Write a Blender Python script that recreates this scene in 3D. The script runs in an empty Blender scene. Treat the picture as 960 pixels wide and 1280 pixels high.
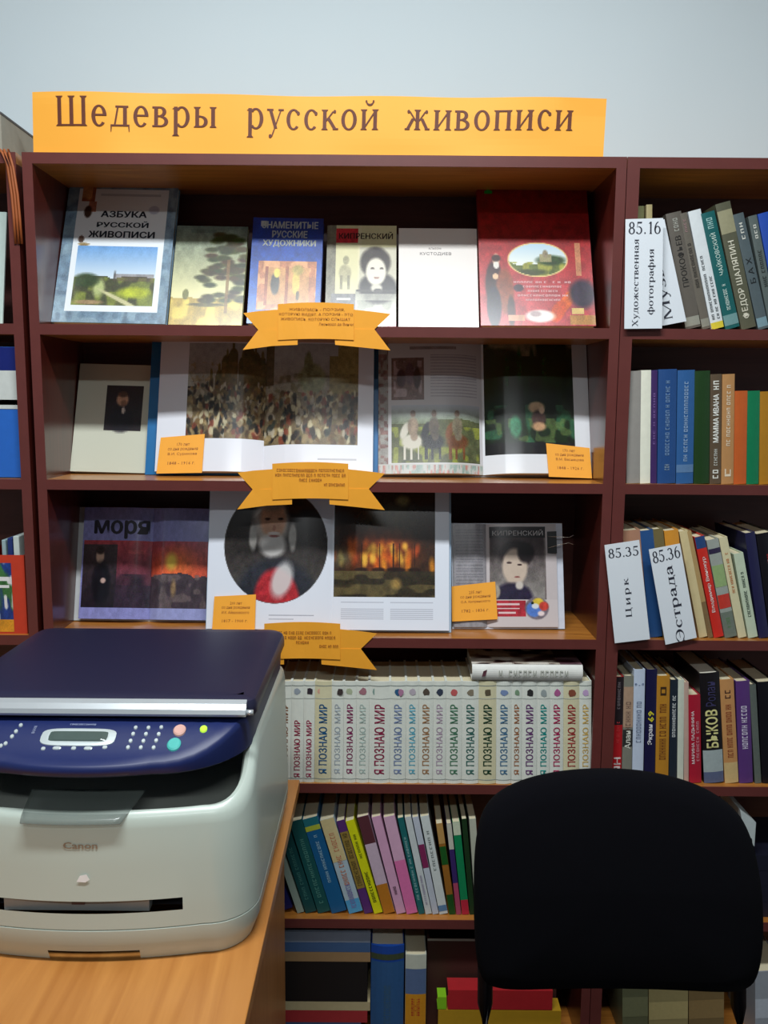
import bpy, math, random
import numpy as np
from mathutils import Vector, Matrix
random.seed(7); RNG = np.random.RandomState(11)
S = bpy.context.scene
# ------------------------------------------------------------------ camera
F_PX, CAM_D, CAM_Z = 1050.0, 1.68, 1.5
PITCH, ROLL = math.radians(7.6), math.radians(0.45)
CAM = Vector((0, -CAM_D, CAM_Z))
FW = Vector((0, math.cos(PITCH), -math.sin(PITCH)))
R0 = Vector((1, 0, 0)); U0 = Vector((0, math.sin(PITCH), math.cos(PITCH)))
RT = R0*math.cos(ROLL) + U0*math.sin(ROLL)
UP = U0*math.cos(ROLL) - R0*math.sin(ROLL)
cd = bpy.data.cameras.new('camera'); co = bpy.data.objects.new('camera', cd)
S.collection.objects.link(co); S.camera = co
cd.sensor_fit = 'VERTICAL'; cd.sensor_height = 36; cd.lens = 36*F_PX/1280
co.matrix_world = Matrix(((RT.x, UP.x, -FW.x, CAM.x), (RT.y, UP.y, -FW.y, CAM.y), (RT.z, UP.z, -FW.z, CAM.z), (0, 0, 0, 1)))
# ------------------------------------------------------------------ world, light, exposure
w = bpy.data.worlds.new('world'); S.world = w; w.use_nodes = True
w.node_tree.nodes['Background'].inputs[0].default_value = (0.72, 0.85, 1.0, 1)
w.node_tree.nodes['Background'].inputs[1].default_value = 0.03
def area(name, loc, target, sx, sy, power, col):
    l = bpy.data.lights.new(name, 'AREA'); l.shape = 'RECTANGLE'; l.size = sx; l.size_y = sy; l.energy = power; l.color = col
    o = bpy.data.objects.new(name, l); S.collection.objects.link(o); o.location = loc
    o.rotation_euler = (Vector(target)-Vector(loc)).to_track_quat('-Z', 'Y').to_euler()
    return o
area('ceiling_light', (-0.1, -1.13, 2.95), (-0.1, -1.13, 0), 1.3, 0.16, 57, (0.93, 0.98, 1.0))
area('ceiling_light_rear', (0.0, -3.0, 2.95), (0.0, -3.0, 0), 1.3, 0.16, 28, (0.93, 0.98, 1.0))
S.view_settings.view_transform = 'Standard'; S.view_settings.look = 'None'
S.view_settings.exposure = 0.0; S.view_settings.gamma = 1.0; S.view_settings.use_curve_mapping = False

# ------------------------------------------------------------------ pixel helpers (planning real positions)
def ray(px, py): return FW + RT*((px-480)/F_PX) - UP*((py-640)/F_PX)
def at(px, py, Y):
    d = ray(px, py); return CAM + d*((Y-CAM.y)/d.y)
def zof(px, py, Y=0.0): return at(px, py, Y).z
def xof(px, z, Y=0.0):
    P = Vector((0, Y, z))-CAM
    return ((px-480)*P.dot(FW)/F_PX - P.dot(U0)*math.sin(ROLL))/math.cos(ROLL)
def onplane(px, py, P0, n):
    d = ray(px, py); return CAM + d*((P0-CAM).dot(n)/d.dot(n))

# ------------------------------------------------------------------ materials
def lin(c): return tuple(((v/255)/12.92 if v/255 <= .04045 else ((v/255+.055)/1.055)**2.4) for v in c)
_m = {}
def mat(rgb, rough=.5, noise=.10, scale=60., metal=0., coat=0., alpha=None, emit=0.):
    key = (tuple(rgb), rough, noise, scale, metal, coat, alpha, emit)
    if key in _m: return _m[key]
    m = bpy.data.materials.new('surface'); m.use_nodes = True; nt = m.node_tree; b = nt.nodes['Principled BSDF']
    c = lin(rgb)
    b.inputs['Roughness'].default_value = rough; b.inputs['Metallic'].default_value = metal
    b.inputs['Coat Weight'].default_value = coat; b.inputs['Coat Roughness'].default_value = .15
    tc = nt.nodes.new('ShaderNodeTexCoord'); no = nt.nodes.new('ShaderNodeTexNoise'); no.inputs['Scale'].default_value = scale
    mx = nt.nodes.new('ShaderNodeMix'); mx.data_type = 'RGBA'
    mx.inputs[6].default_value = tuple(v*(1-noise) for v in c)+(1,)
    mx.inputs[7].default_value = tuple(min(1, v*(1+noise)) for v in c)+(1,)
    nt.links.new(tc.outputs['Object'], no.inputs['Vector']); nt.links.new(no.outputs[0], mx.inputs[0]); nt.links.new(mx.outputs[2], b.inputs['Base Color'])
    if alpha is not None: b.inputs['Alpha'].default_value = alpha
    if emit: b.inputs['Emission Color'].default_value = c+(1,); b.inputs['Emission Strength'].default_value = emit
    _m[key] = m; return m
def wood(rgb1, rgb2, rough, axis='X', sc=6., dist=3., coat=0.):
    key = ('wood', rgb1, rgb2, rough, axis, sc)
    if key in _m: return _m[key]
    m = bpy.data.materials.new('wood'); m.use_nodes = True; nt = m.node_tree; b = nt.nodes['Principled BSDF']
    tc = nt.nodes.new('ShaderNodeTexCoord'); mp = nt.nodes.new('ShaderNodeMapping')
    mp.inputs['Scale'].default_value = {'X': (.6, 8, 8), 'Y': (8, .6, 8), 'Z': (8, 8, .6)}[axis]
    no = nt.nodes.new('ShaderNodeTexNoise'); no.inputs['Scale'].default_value = sc; no.inputs['Detail'].default_value = 6; no.inputs['Distortion'].default_value = dist
    cr = nt.nodes.new('ShaderNodeValToRGB'); cr.color_ramp.elements[0].position = .3; cr.color_ramp.elements[1].position = .72
    cr.color_ramp.elements[0].color = lin(rgb1)+(1,); cr.color_ramp.elements[1].color = lin(rgb2)+(1,)
    nt.links.new(tc.outputs['Object'], mp.inputs[0]); nt.links.new(mp.outputs[0], no.inputs['Vector'])
    nt.links.new(no.outputs[0], cr.inputs[0]); nt.links.new(cr.outputs[0], b.inputs['Base Color'])
    b.inputs['Roughness'].default_value = rough; b.inputs['Coat Weight'].default_value = coat; b.inputs['Coat Roughness'].default_value = .2
    _m[key] = m; return m
def printmat(rough=.3, coat=.3):
    key = ('print', rough, coat)
    if key in _m: return _m[key]
    m = bpy.data.materials.new('printed_paper'); m.use_nodes = True; nt = m.node_tree; b = nt.nodes['Principled BSDF']
    a = nt.nodes.new('ShaderNodeVertexColor'); a.layer_name = 'Col'
    nt.links.new(a.outputs[0], b.inputs['Base Color']); b.inputs['Roughness'].default_value = rough
    b.inputs['Coat Weight'].default_value = coat; b.inputs['Coat Roughness'].default_value = .22
    _m[key] = m; return m

# ------------------------------------------------------------------ mesh helpers
def mesh(name, vs, fs, m=None, parent=None, smooth=False, mats=None, mi=None):
    me = bpy.data.meshes.new(name); me.from_pydata([tuple(v) for v in vs], [], fs)
    if mats:
        for q in mats: me.materials.append(q)
        if mi: me.polygons.foreach_set('material_index', mi)
    elif m: me.materials.append(m)
    if smooth: me.polygons.foreach_set('use_smooth', [True]*len(me.polygons))
    me.update()
    o = bpy.data.objects.new(name, me); S.collection.objects.link(o)
    if parent: o.parent = parent
    return o
BF = [(0, 3, 2, 1), (4, 5, 6, 7), (0, 1, 5, 4), (1, 2, 6, 5), (2, 3, 7, 6), (3, 0, 4, 7)]
def boxv(x0, x1, y0, y1, z0, z1):
    return [(x0, y0, z0), (x1, y0, z0), (x1, y1, z0), (x0, y1, z0), (x0, y0, z1), (x1, y0, z1), (x1, y1, z1), (x0, y1, z1)]
def join(parts):
    V, Fc = [], []
    for v, f in parts:
        n = len(V); V += list(v); Fc += [tuple(i+n for i in q) for q in f]
    return V, Fc
def box(name, b, m, parent=None, bevel=0.):
    o = mesh(name, boxv(*b), BF, m, parent)
    if bevel:
        md = o.modifiers.new('bevel', 'BEVEL'); md.width = bevel; md.segments = 2
    return o
def tube(name, pts, r, m, parent=None, n=10):
    V, Fc = [], []
    pts = [Vector(p) for p in pts]
    for i, p in enumerate(pts):
        t = (pts[min(i+1, len(pts)-1)]-pts[max(i-1, 0)]).normalized()
        a = t.cross(Vector((0, 0, 1)) if abs(t.z) < .9 else Vector((0, 1, 0))).normalized(); b = t.cross(a)
        for k in range(n):
            q = 2*math.pi*k/n; V.append(p + a*(r*math.cos(q)) + b*(r*math.sin(q)))
    for i in range(len(pts)-1):
        for k in range(n):
            Fc.append((i*n+k, i*n+(k+1) % n, (i+1)*n+(k+1) % n, (i+1)*n+k))
    Fc.append(tuple(range(n))[::-1]); Fc.append(tuple(range((len(pts)-1)*n, len(pts)*n)))
    return mesh(name, V, Fc, m, parent, smooth=True)
def empty(name, loc, label, cat, group=None, rot=None):
    o = bpy.data.objects.new(name, None); S.collection.objects.link(o); o.location = loc; o.empty_display_size = .05
    if rot is not None: o.rotation_euler = rot
    tag(o, label, cat, group); return o
def tag(o, label, cat, group=None):
    o['label'] = label; o['category'] = cat
    if group: o['group'] = group
    return o

# ------------------------------------------------------------------ text
_t = {}
def sans(body, bold=0., res=1, sp=1.0):
    k = (body, bold, res)
    if k in _t: return _t[k]
    cu = bpy.data.curves.new('t', 'FONT'); cu.body = body; cu.resolution_u = res; cu.align_x = 'CENTER'; cu.space_line = sp
    o = bpy.data.objects.new('t', cu); me = bpy.data.meshes.new_from_object(o)
    V = [(v.co.x, v.co.y) for v in me.vertices]; Fc = [tuple(p.vertices) for p in me.polygons]
    bpy.data.objects.remove(o); bpy.data.curves.remove(cu); bpy.data.meshes.remove(me)
    if bold:
        base, fb = V, Fc; V, Fc = [], []
        for dx, dy in ((-bold, 0), (bold, 0), (0, bold*.6), (0, -bold*.6)):
            n = len(V); V = V+[(x+dx, y+dy) for x, y in base]; Fc = Fc+[tuple(i+n for i in f) for f in fb]
    _t[k] = (V, Fc); return V, Fc
def scribble(n, rows=1, seed=1):
    """small illegible lettering: short strokes grouped into words"""
    r = random.Random(seed); V, Fc = [], []
    def q(x0, y0, x1, y1):
        i = len(V); V.extend([(x0, y0), (x1, y0), (x1, y1), (x0, y1)]); Fc.append((i, i+1, i+2, i+3))
    for j in range(rows):
        x = r.uniform(0, .8) if rows > 1 else 0; y = -j*1.7; x1 = n-(r.uniform(0, 1) if rows > 1 else 0)
        while x < x1:
            if r.random() < .14: x += .45; continue
            k = r.randint(0, 3)
            q(x, y, x+.16, y+1)
            if k != 1: q(x+.44, y, x+.6, y+1)
            if k == 0: q(x+.16, y+.42, x+.44, y+.6)
            if k == 1: q(x+.16, y+.8, x+.55, y+1); q(x+.16, y, x+.5, y+.18)
            if k == 2: q(x+.16, y+.82, x+.44, y+1)
            if k == 3: q(x+.16, y, x+.44, y+.2); q(x+.16, y+.82, x+.44, y+1)
            x += .85
    return V, Fc
# --- a serif alphabet drawn from stems, hairlines and stressed bowls
XH, CH, TK, TN = .46, .66, .1, .038
class G:
    def __init__(s): s.V, s.F = [], []
    def poly(s, p):
        i = len(s.V); s.V += p; s.F.append(tuple(range(i, i+len(p))))
    def h(s, x0, x1, y): s.poly([(x0, y), (x1, y), (x1, y+TN), (x0, y+TN)])
    def v(s, x, y0, y1, ser='bt', w=None):
        w = w or TK; s.poly([(x-w/2, y0), (x+w/2, y0), (x+w/2, y1), (x-w/2, y1)])
        if 'b' in ser: s.poly([(x-w/2-.05, y0), (x+w/2+.05, y0), (x+w/2, y0+.04), (x-w/2, y0+.04)])
        if 't' in ser: s.poly([(x-w/2-.05, y1), (x-w/2, y1-.04), (x+w/2, y1-.04), (x+w/2+.05, y1)])
    def d(s, x0, y0, x1, y1, w): s.poly([(x0-w/2, y0), (x0+w/2, y0), (x1+w/2, y1), (x1-w/2, y1)])
    def a(s, cx, cy, rx, ry, a0=0, a1=360, tk=None, tn=None):
        tk = tk or TK; tn = tn or TN; n = 22
        for i in range(n):
            q = []
            for j in (i, i+1):
                t = math.radians(a0+(a1-a0)*j/n); c, e = math.cos(t), math.sin(t); q.append(((cx+rx*c, cy+ry*e), (cx+(rx-tk)*c, cy+(ry-tn)*e)))
            s.poly([q[0][0], q[1][0], q[1][1], q[0][1]])
    def ball(s, x, y, r=.045): s.poly([(x+r*math.cos(k*math.pi/5), y+r*math.sin(k*math.pi/5)) for k in range(10)])
def glyph(c):
    g = G(); x = XH; adv = .5
    if c == 'е': g.a(.21, .23, .2, .24, 0, 318); g.h(.09, .4, .23); adv = .45
    elif c == 'о': g.a(.24, .23, .22, .24); adv = .5
    elif c == 'с': g.a(.22, .23, .2, .24, 48, 315); g.ball(.35, .37); adv = .44
    elif c == 'д': g.v(.38, 0, x, ''); g.d(.11, .03, .2, x, .045); g.h(.13, .47, x-TN); g.h(.0, .5, 0); g.poly([(0, 0), (.035, 0), (.02, -.12), (0, -.12)]); g.poly([(.465, 0), (.5, 0), (.5, -.12), (.48, -.12)]); adv = .53
    elif c == 'в': g.v(.1, 0, x, ''); g.h(.0, .24, 0); g.h(0, .22, x-TN); g.h(.1, .24, .225); g.a(.2, .345, .17, .115, -90, 90); g.a(.22, .125, .2, .125, -90, 90); adv = .46
    elif c == 'р': g.v(.1, -.2, x, 'b'); g.poly([(0, x-.05), (.1, x-.05), (.14, x), (.09, x)]); g.a(.26, .23, .21, .24, -135, 135); adv = .51
    elif c == 'ы': g.v(.1, 0, x); g.a(.2, .13, .18, .13, -90, 90); g.h(.1, .2, 0); g.h(.1, .2, .228); g.v(.52, 0, x); adv = .64
    elif c == 'ь': g.v(.1, 0, x); g.a(.2, .13, .2, .13, -90, 90); g.h(.1, .2, 0); g.h(.1, .2, .228); adv = .45
    elif c == 'у': g.d(.25, .02, .09, x, .09); g.d(.14, -.17, .4, x, .035); g.ball(.1, -.16); g.h(.0, .18, x-TN); g.h(.32, .47, x-TN); adv = .47
    elif c == 'к': g.v(.1, 0, x); g.d(.41, .0, .2, .27, .1); g.d(.14, .2, .34, .42, .05); g.ball(.38, .415, .04); g.h(.33, .49, 0); adv = .49
    elif c in 'ий':
        g.v(.1, 0, x); g.v(.42, 0, x); g.d(.12, .05, .4, .4, .05); adv = .54
        if c == 'й': g.a(.26, .64, .11, .1, 180, 360, .03, .045); g.ball(.16, .64, .028); g.ball(.36, .64, .028)
    elif c == 'ж':
        g.v(.36, 0, x)
        for q in (-1, 1): g.d(.36+q*.28, 0, .36+q*.12, .26, .09); g.d(.36+q*.04, .2, .36+q*.22, .42, .045); g.ball(.36+q*.25, .415, .04); g.h(.36+q*.28-.07, .36+q*.28+.07, 0)
        adv = .74
    elif c == 'п': g.v(.1, 0, x); g.v(.42, 0, x); g.h(.1, .42, x-TN); adv = .54
    elif c == 'т': g.v(.22, 0, x, 'b'); g.h(.02, .42, x-TN); g.poly([(.02, x), (.02, x-.13), (.04, x-.13), (.07, x)]); g.poly([(.42, x), (.37, x), (.4, x-.13), (.42, x-.13)]); adv = .45
    elif c == 'н': g.v(.1, 0, x); g.v(.42, 0, x); g.h(.1, .42, .22); adv = .54
    elif c == 'а': g.a(.17, .125, .15, .135, 60, 330); g.v(.32, .03, .36, ''); g.d(.4, 0, .33, .05, .09); g.h(.2, .32, .235); g.a(.2, .33, .165, .14, 0, 165, TK, .035); g.ball(.08, .35, .038); adv = .44
    elif c == 'я': g.v(.36, 0, x); g.a(.26, .34, .2, .125, 90, 270); g.h(.24, .36, x-TN); g.h(.22, .36, .22); g.d(.08, 0, .23, .24, .09); g.h(0, .12, 0); adv = .47
    elif c == 'г': g.v(.1, 0, x); g.h(.1, .37, x-TN); g.poly([(.37, x), (.32, x), (.35, x-.13), (.37, x-.13)]); adv = .4
    elif c == 'ф': g.v(.33, -.2, CH, 'b'); g.a(.21, .23, .19, .24, 40, 320); g.a(.45, .23, .19, .24, -140, 140); adv = .68
    elif c == 'з': g.a(.17, .345, .16, .125, -90, 140); g.a(.18, .125, .19, .135, -140, 90); g.h(.1, .2, .22); g.ball(.07, .4, .035); g.ball(.05, .07, .04); adv = .4
    elif c == 'м': g.v(.08, 0, x, 'bt', .035); g.v(.52, 0, x); g.d(.29, .0, .1, x, .09); g.d(.29, 0, .5, x, .04); adv = .64
    elif c == 'Ш': g.v(.12, 0, CH); g.v(.44, 0, CH); g.v(.76, 0, CH); g.h(.12, .76, 0); adv = .9
    elif c == 'Х': g.d(.52, 0, .14, CH, .1); g.d(.12, 0, .52, CH, .04); [g.h(q-.1, q+.1, y) for q in (.14, .52) for y in (0, CH-TN)]; adv = .66
    elif c == 'Ц': g.v(.12, 0, CH); g.v(.52, 0, CH); g.h(.12, .64, 0); g.poly([(.6, 0), (.65, 0), (.65, -.16), (.63, -.16)]); adv = .7
    elif c == 'Э': g.a(.26, .33, .3, .345, -140, 140); g.h(.18, .52, .32); g.ball(.05, .5, .04); g.poly([(.02, .0), (.05, .0), (.05, .2), (.02, .2)]); adv = .62
    elif c == 'М': g.v(.1, 0, CH, 'bt', .04); g.v(.74, 0, CH); g.d(.4, 0, .13, CH, .1); g.d(.4, 0, .72, CH, .04); adv = .88
    elif c == '8': g.a(.23, .17, .21, .18); g.a(.23, .49, .18, .17); adv = .48
    elif c == '5': g.a(.2, .2, .22, .21, -140, 105); g.ball(.06, .08, .045); g.d(.09, .36, .12, CH, .035); g.poly([(.1, CH), (.1, CH-.08), (.38, CH-.08), (.41, CH)]); adv = .48
    elif c == '1': g.v(.24, 0, CH, 'b'); g.poly([(.1, .56), (.2, .56), (.24, CH), (.2, CH)]); adv = .42
    elif c == '6': g.a(.24, .21, .21, .22); g.a(.3, .21, .27, .45, 90, 180); adv = .48
    elif c == '3': g.a(.18, .48, .19, .18, -80, 150); g.a(.18, .19, .23, .2, -150, 90); g.ball(.05, .09, .04); adv = .48
    elif c == '.': g.ball(.1, .045, .05); adv = .22
    return g, adv
def serif(body, sp=.0):
    V, Fc, x = [], [], 0.
    for c in body:
        if c == ' ': x += .3+sp; continue
        g, a = glyph(c); n = len(V); V += [(p[0]+x, p[1]) for p in g.V]; Fc += [tuple(i+n for i in f) for f in g.F]; x += a+sp
    return V, Fc
def fit(vf, W, H=None, cx=None, cy=None, rot=False):
    """scale 2-D glyph outlines to a W x H box centred on cx, cy (rot: reads upward)"""
    V, Fc = vf; A = np.array(V); lo, hi = A.min(0), A.max(0); sz = np.maximum(hi-lo, 1e-6)
    sx = W/sz[0]; sy = (H/sz[1]) if H else sx
    P = (A-(lo+hi)/2)*(sx, sy)
    if rot: P = np.stack([-P[:, 1], P[:, 0]], 1)
    return [(p[0]+(cx or 0), p[1]+(cy or 0)) for p in P], Fc
def decal(name, vf, fn, m, parent):
    return mesh(name, [fn(*p) for p in vf[0]], vf[1], m, parent)

# ------------------------------------------------------------------ printed pictures (flat print only)
class Pic:
    def __init__(s, W, H, rgb):
        s.W, s.H = W, H; s.a = np.ones((H, W, 3))*np.array(rgb)/255.
        s.y, s.x = np.mgrid[0:H, 0:W]; s.x = (s.x+.5)/W; s.y = (s.y+.5)/H      # y runs down
    def noise(s, n, seed, m=None):
        r = np.random.RandomState(seed); m = m or n; g = r.rand(m+2, n+2)
        X = s.x*n; Y = s.y*m; i = X.astype(int); j = Y.astype(int); fx = X-i; fy = Y-j
        fx = fx*fx*(3-2*fx); fy = fy*fy*(3-2*fy)
        return (g[j, i]*(1-fx)+g[j, i+1]*fx)*(1-fy)+(g[j+1, i]*(1-fx)+g[j+1, i+1]*fx)*fy
    def put(s, mask, rgb, k=1.): s.a += (np.clip(mask, 0, 1)*k)[..., None]*(np.array(rgb)/255.-s.a); return s
    def box(s, x0, y0, x1, y1): return ((s.x >= x0)&(s.x <= x1)&(s.y >= y0)&(s.y <= y1)).astype(float)
    def ell(s, cx, cy, rx, ry, soft=.15, ang=0):
        dx, dy = s.x-cx, s.y-cy; c, q = math.cos(ang), math.sin(ang)
        r = np.sqrt(((dx*c+dy*q)/rx)**2+((-dx*q+dy*c)/ry)**2); return np.clip((1-r)/soft, 0, 1)
    def R(s, x0, y0, x1, y1, rgb, k=1.): return s.put(s.box(x0, y0, x1, y1), rgb, k)
    def E(s, cx, cy, rx, ry, rgb, soft=.25, k=1., ang=0, clip=None):
        m = s.ell(cx, cy, rx, ry, soft, ang); return s.put(m if clip is None else m*clip, rgb, k)
    def grad(s, m, top, bot, y0=0., y1=1.):
        t = np.clip((s.y-y0)/(y1-y0), 0, 1)[..., None]; c = (np.array(top)*(1-t)+np.array(bot)*t)/255.
        s.a = s.a*(1-m[..., None])+c*m[..., None]; return s
    def N(s, m, rgb, n, seed, th=.5, k=1., mm=None, sharp=6): return s.put(m*np.clip((s.noise(n, seed, mm)-th)*sharp, 0, 1), rgb, k)
def sheet(name, pic, fn, parent, m=None, grain=True):
    """pic on a grid, fn(u, v) -> local point; u to the right, v up, both 0..1"""
    W, H = pic.W, pic.H
    lum = pic.a.mean(-1, keepdims=True); rg = np.random.RandomState(W*7+H)
    g1 = (rg.rand(H, W, 1)-.5)*.16+(pic.noise(max(4, W//4), W)[..., None]-.5)*.26; g2 = (rg.rand(H, W, 3)-.5)*.06
    if grain: pic.a = pic.a*(1+g1*np.clip((.78-lum)*3, 0, 1))+g2*np.clip(.75-lum, 0, 1)
    us = np.linspace(0, 1, W+1); vsn = np.linspace(1, 0, H+1)
    V = [fn(u, v) for v in vsn for u in us]
    idx = np.arange((W+1)*(H+1)).reshape(H+1, W+1)
    Fc = np.stack([idx[1:, :-1], idx[1:, 1:], idx[:-1, 1:], idx[:-1, :-1]], -1).reshape(-1, 4)
    me = bpy.data.meshes.new(name); me.from_pydata(V, [], Fc.tolist())
    a = np.clip(pic.a, 0, 1).reshape(-1, 3); a = np.where(a <= .04045, a/12.92, ((a+.055)/1.055)**2.4)
    col = np.ones((len(Fc)*4, 4), 'f'); col[:, :3] = np.repeat(a, 4, 0)
    ca = me.color_attributes.new('Col', 'FLOAT_COLOR', 'CORNER'); ca.data.foreach_set('color', col.ravel())
    me.materials.append(m or printmat()); me.polygons.foreach_set('use_smooth', [True]*len(me.polygons)); me.update()
    o = bpy.data.objects.new(name, me); S.collection.objects.link(o); o.parent = parent; return o

# ------------------------------------------------------------------ levels of the shelves
ZTOP = zof(400, 193); ZS = [zof(400, 407.5), zof(400, 602), zof(650, 799), zof(560, 981), zof(450, 1149.5), .085]
TH = .0205; DEPTH = .24
XL = xof(46, ZS[1]); XR = xof(766, ZS[1]); PW = .0195
VARN = wood((66, 22, 18), (88, 34, 26), .28, 'Z', 5., 2., .35)
EDGE = mat((98, 48, 44), .38, .12, 30.)
SHELF = wood((150, 92, 36), (186, 122, 52), .32, 'X', 5., 2., .2)
BACKP = wood((74, 38, 34), (92, 50, 44), .4, 'X', 4., 2.)
# ------------------------------------------------------------------ room
def struct(o): o['kind'] = 'structure'; return o
WALL = mat((208, 220, 225), .85, .03, 3.)
struct(box('floor', (-2.6, 2.6, -4.6, .3, -.1, 0), wood((44, 32, 26), (60, 44, 34), .5, 'Y', 3.)))
struct(box('wall_back', (-2.6, 2.6, .275, .4, 0, 3.0), WALL))
struct(box('wall_left', (-2.7, -2.6, -4.6, .4, 0, 3.0), WALL))
struct(box('wall_right', (2.6, 2.7, -4.6, .4, 0, 3.0), WALL))
struct(box('ceiling', (-2.7, 2.7, -4.6, .4, 3.0, 3.1), mat((225, 228, 228), .9, .02, 3.)))
struct(box('baseboard_back', (-2.6, 2.6, .262, .275, 0, .07), mat((96, 60, 48), .5)))
# ------------------------------------------------------------------ bookcases
def bookcase(x0, x1, pl, pr, label, ztop=ZTOP, zs=ZS, back=True):
    t = empty('bookcase', ((x0+x1)/2, 0, 0), label, 'bookcase', 'bookcases along the wall'); ox = (x0+x1)/2
    def b(n, bb, m, par=t, bev=0):
        return box(n, (bb[0]-ox, bb[1]-ox)+bb[2:], m, par, bev)
    D = DEPTH+.012
    b('side_panel', (x0, x0+pl, .0015, D, 0, ztop-TH), VARN); b('side_panel', (x1-pr, x1, .0015, D, 0, ztop-TH), VARN)
    b('edge_band', (x0, x0+pl, 0, .0014, 0, ztop-TH), EDGE); b('edge_band', (x1-pr, x1, 0, .0014, 0, ztop-TH), EDGE)
    tp = b('top_panel', (x0, x1, .0015, D, ztop-TH, ztop), SHELF); b('edge_band', (x0, x1, 0, .0014, ztop-TH, ztop), EDGE, t)
    b('back_panel', (x0+pl, x1-pr, DEPTH, D, .05, ztop-TH), BACKP)
    for z in zs:
        b('shelf', (x0+pl, x1-pr, .0015, DEPTH, z-TH, z), SHELF); b('edge_band', (x0+pl, x1-pr, 0, .0014, z-TH, z), EDGE)
    b('plinth', (x0+pl, x1-pr, .02, .035, 0, zs[-1]-TH), EDGE)
    return t
bookcase(XL, XR, PW, PW, 'middle dark brown bookcase holding the painting exhibition under the orange banner')
XR0 = XR+.0015; RP = .024
bookcase(XR0, XR0+1.1, RP, PW, 'right dark brown bookcase with call number cards, partly behind the black chair')
XL1 = XL-.012
bookcase(XL1-1.0, XL1, PW, PW, 'left dark brown bookcase cut off by the frame behind the printer')

# ------------------------------------------------------------------ banner
zb = ZTOP+.0005
bx0, bx1 = xof(37, zb+.05), xof(757, zb+.05); bh = zof(400, 118)-zb
bn = empty('banner', ((bx0+bx1)/2, .012, zb), 'long orange paper banner with brown Cyrillic lettering standing on the middle bookcase', 'banner')
def bmap(u, v, off=0.): return ((u-.5)*(bx1-bx0)+v*.003, -.004*math.sin(u*9)-.003*v*math.sin(u*23)-off, v*bh*(1+.04*(1-u))+.0006*math.sin(u*14)*v)
bp = Pic(120, 10, (246, 170, 52)); bp.N(bp.box(0, 0, 1, 1), (250, 180, 66), 6, 3, .4, .6, 2)
sheet('paper', bp, lambda u, v: bmap(u, v), bn, printmat(.6, 0.), False)
TXT = mat((96, 42, 18), .6)
def bword(word, px0, px1, y0, y1, sp=.06):
    """lettering between two pixel columns, y0/y1 baseline and cap or x-height rows"""
    V, Fc = serif(word, sp); A = np.array(V); wd = A[:, 0].max()-A[:, 0].min()
    ua, ub = [(xof(p, zb+.05)-bx0)/(bx1-bx0) for p in (px0, px1)]
    mid = (px0+px1)/2; va = (zof(mid, y0)-zb)/bh; vx = (zof(mid, y1)-zb)/bh; k = (vx-va)/XH
    P = [(ua+(p[0]-A[:, 0].min())/wd*(ub-ua), va+p[1]*k) for p in V]
    decal('lettering', (P, Fc), lambda u, v: bmap(u, v, .0012), TXT, bn)
bword('Шедевры', 67, 269, 157.5, 132.5); bword('русской', 306, 472, 159.5, 134.5); bword('живописи', 505, 716, 161, 136)

# ------------------------------------------------------------------ ribbons on the shelf edges
ORANGE = mat((244, 166, 44), .6, .04, 40.); ORTX = mat((150, 84, 24), .6)
def ribbon(dx, dy, label, lines, py):
    zc = zof(395+dx, 408+dy, -.004)
    def T(px, y, Y): p = at(px+dx, y+dy, Y); return p
    o = empty('ribbon_sign', tuple(T(395, 412, -.004)), label, 'sign', 'orange ribbon signs on the shelf edges'); O = Vector(o.location)
    def strip(name, top, bot, Y, th=.0008):
        vs = [T(px, y, Y-.001*math.sin(i)) - O for i, (px, y) in enumerate(top)] + [T(px, y, Y) - O for px, y in bot]
        n = len(top); vs2 = [v+Vector((0, th, 0)) for v in vs]
        fs = [(i, n+i, n+i+1, i+1) for i in range(n-1)]
        N = len(vs); fs += [tuple(q+N for q in f)[::-1] for f in fs]
        for i in range(n-1): fs += [(i, i+1, N+i+1, N+i), (n+i+1, n+i, N+n+i, N+n+i+1)]
        fs += [(0, N, N+n, n), (n-1, 2*n-1, N+2*n-1, N+n-1)]
        mesh(name, vs+vs2, fs, ORANGE, o)
    strip('ribbon_tail', [(304, 391.4), (323, 388.8), (347, 387), (372, 386)], [(322.8, 412.3), (322.9, 412.4), (347, 412), (372, 411)], -.0022)
    strip('ribbon_tail', [(322.8, 412.2), (347, 411.9), (372, 411)], [(303.5, 437.3), (340, 432.5), (372, 431)], -.0022)
    strip('ribbon_tail', [(418, 386), (442, 387), (466, 389.5), (488, 392.4)], [(418, 411), (442, 411.5), (468, 411.7), (468.1, 411.6)], -.0022)
    strip('ribbon_tail', [(418, 411), (442, 411.4), (468, 411.6)], [(418.9, 431), (450, 434), (488, 438)], -.0022)
    xs = np.linspace(347.3, 442.3, 12)
    strip('ribbon_centre', [(x, 380.2-2.2*math.sin((x-347)/95*math.pi)) for x in xs], [(x, 425-1.5*math.sin((x-347)/95*math.pi)) for x in xs], -.0045)
    for (vf, yc, hh, ww, xc) in lines:
        c = T(xc, yc, -.0056)-O; m = CAM_D/F_PX
        V, Fc = fit(vf, ww*m, hh*m, c.x, c.z); decal('lettering', (V, Fc), lambda u, v, c=c: (u, c.y, v), ORTX, o)
ribbon(0, 0, 'orange ribbon sign on the edge of the topmost exhibition shelf', [
    (sans('ЖИВОПИСЬ - ПОЭЗИЯ,'), 387, 3.6, 68, 396), (sans('КОТОРУЮ ВИДЯТ, А ПОЭЗИЯ - ЭТО'), 393, 3.6, 90, 395),
    (sans('ЖИВОПИСЬ, КОТОРУЮ СЛЫШАТ.'), 399, 3.6, 86, 395), (sans('Леонардо да Винчи'), 405.5, 4, 42, 420)], 400)
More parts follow.
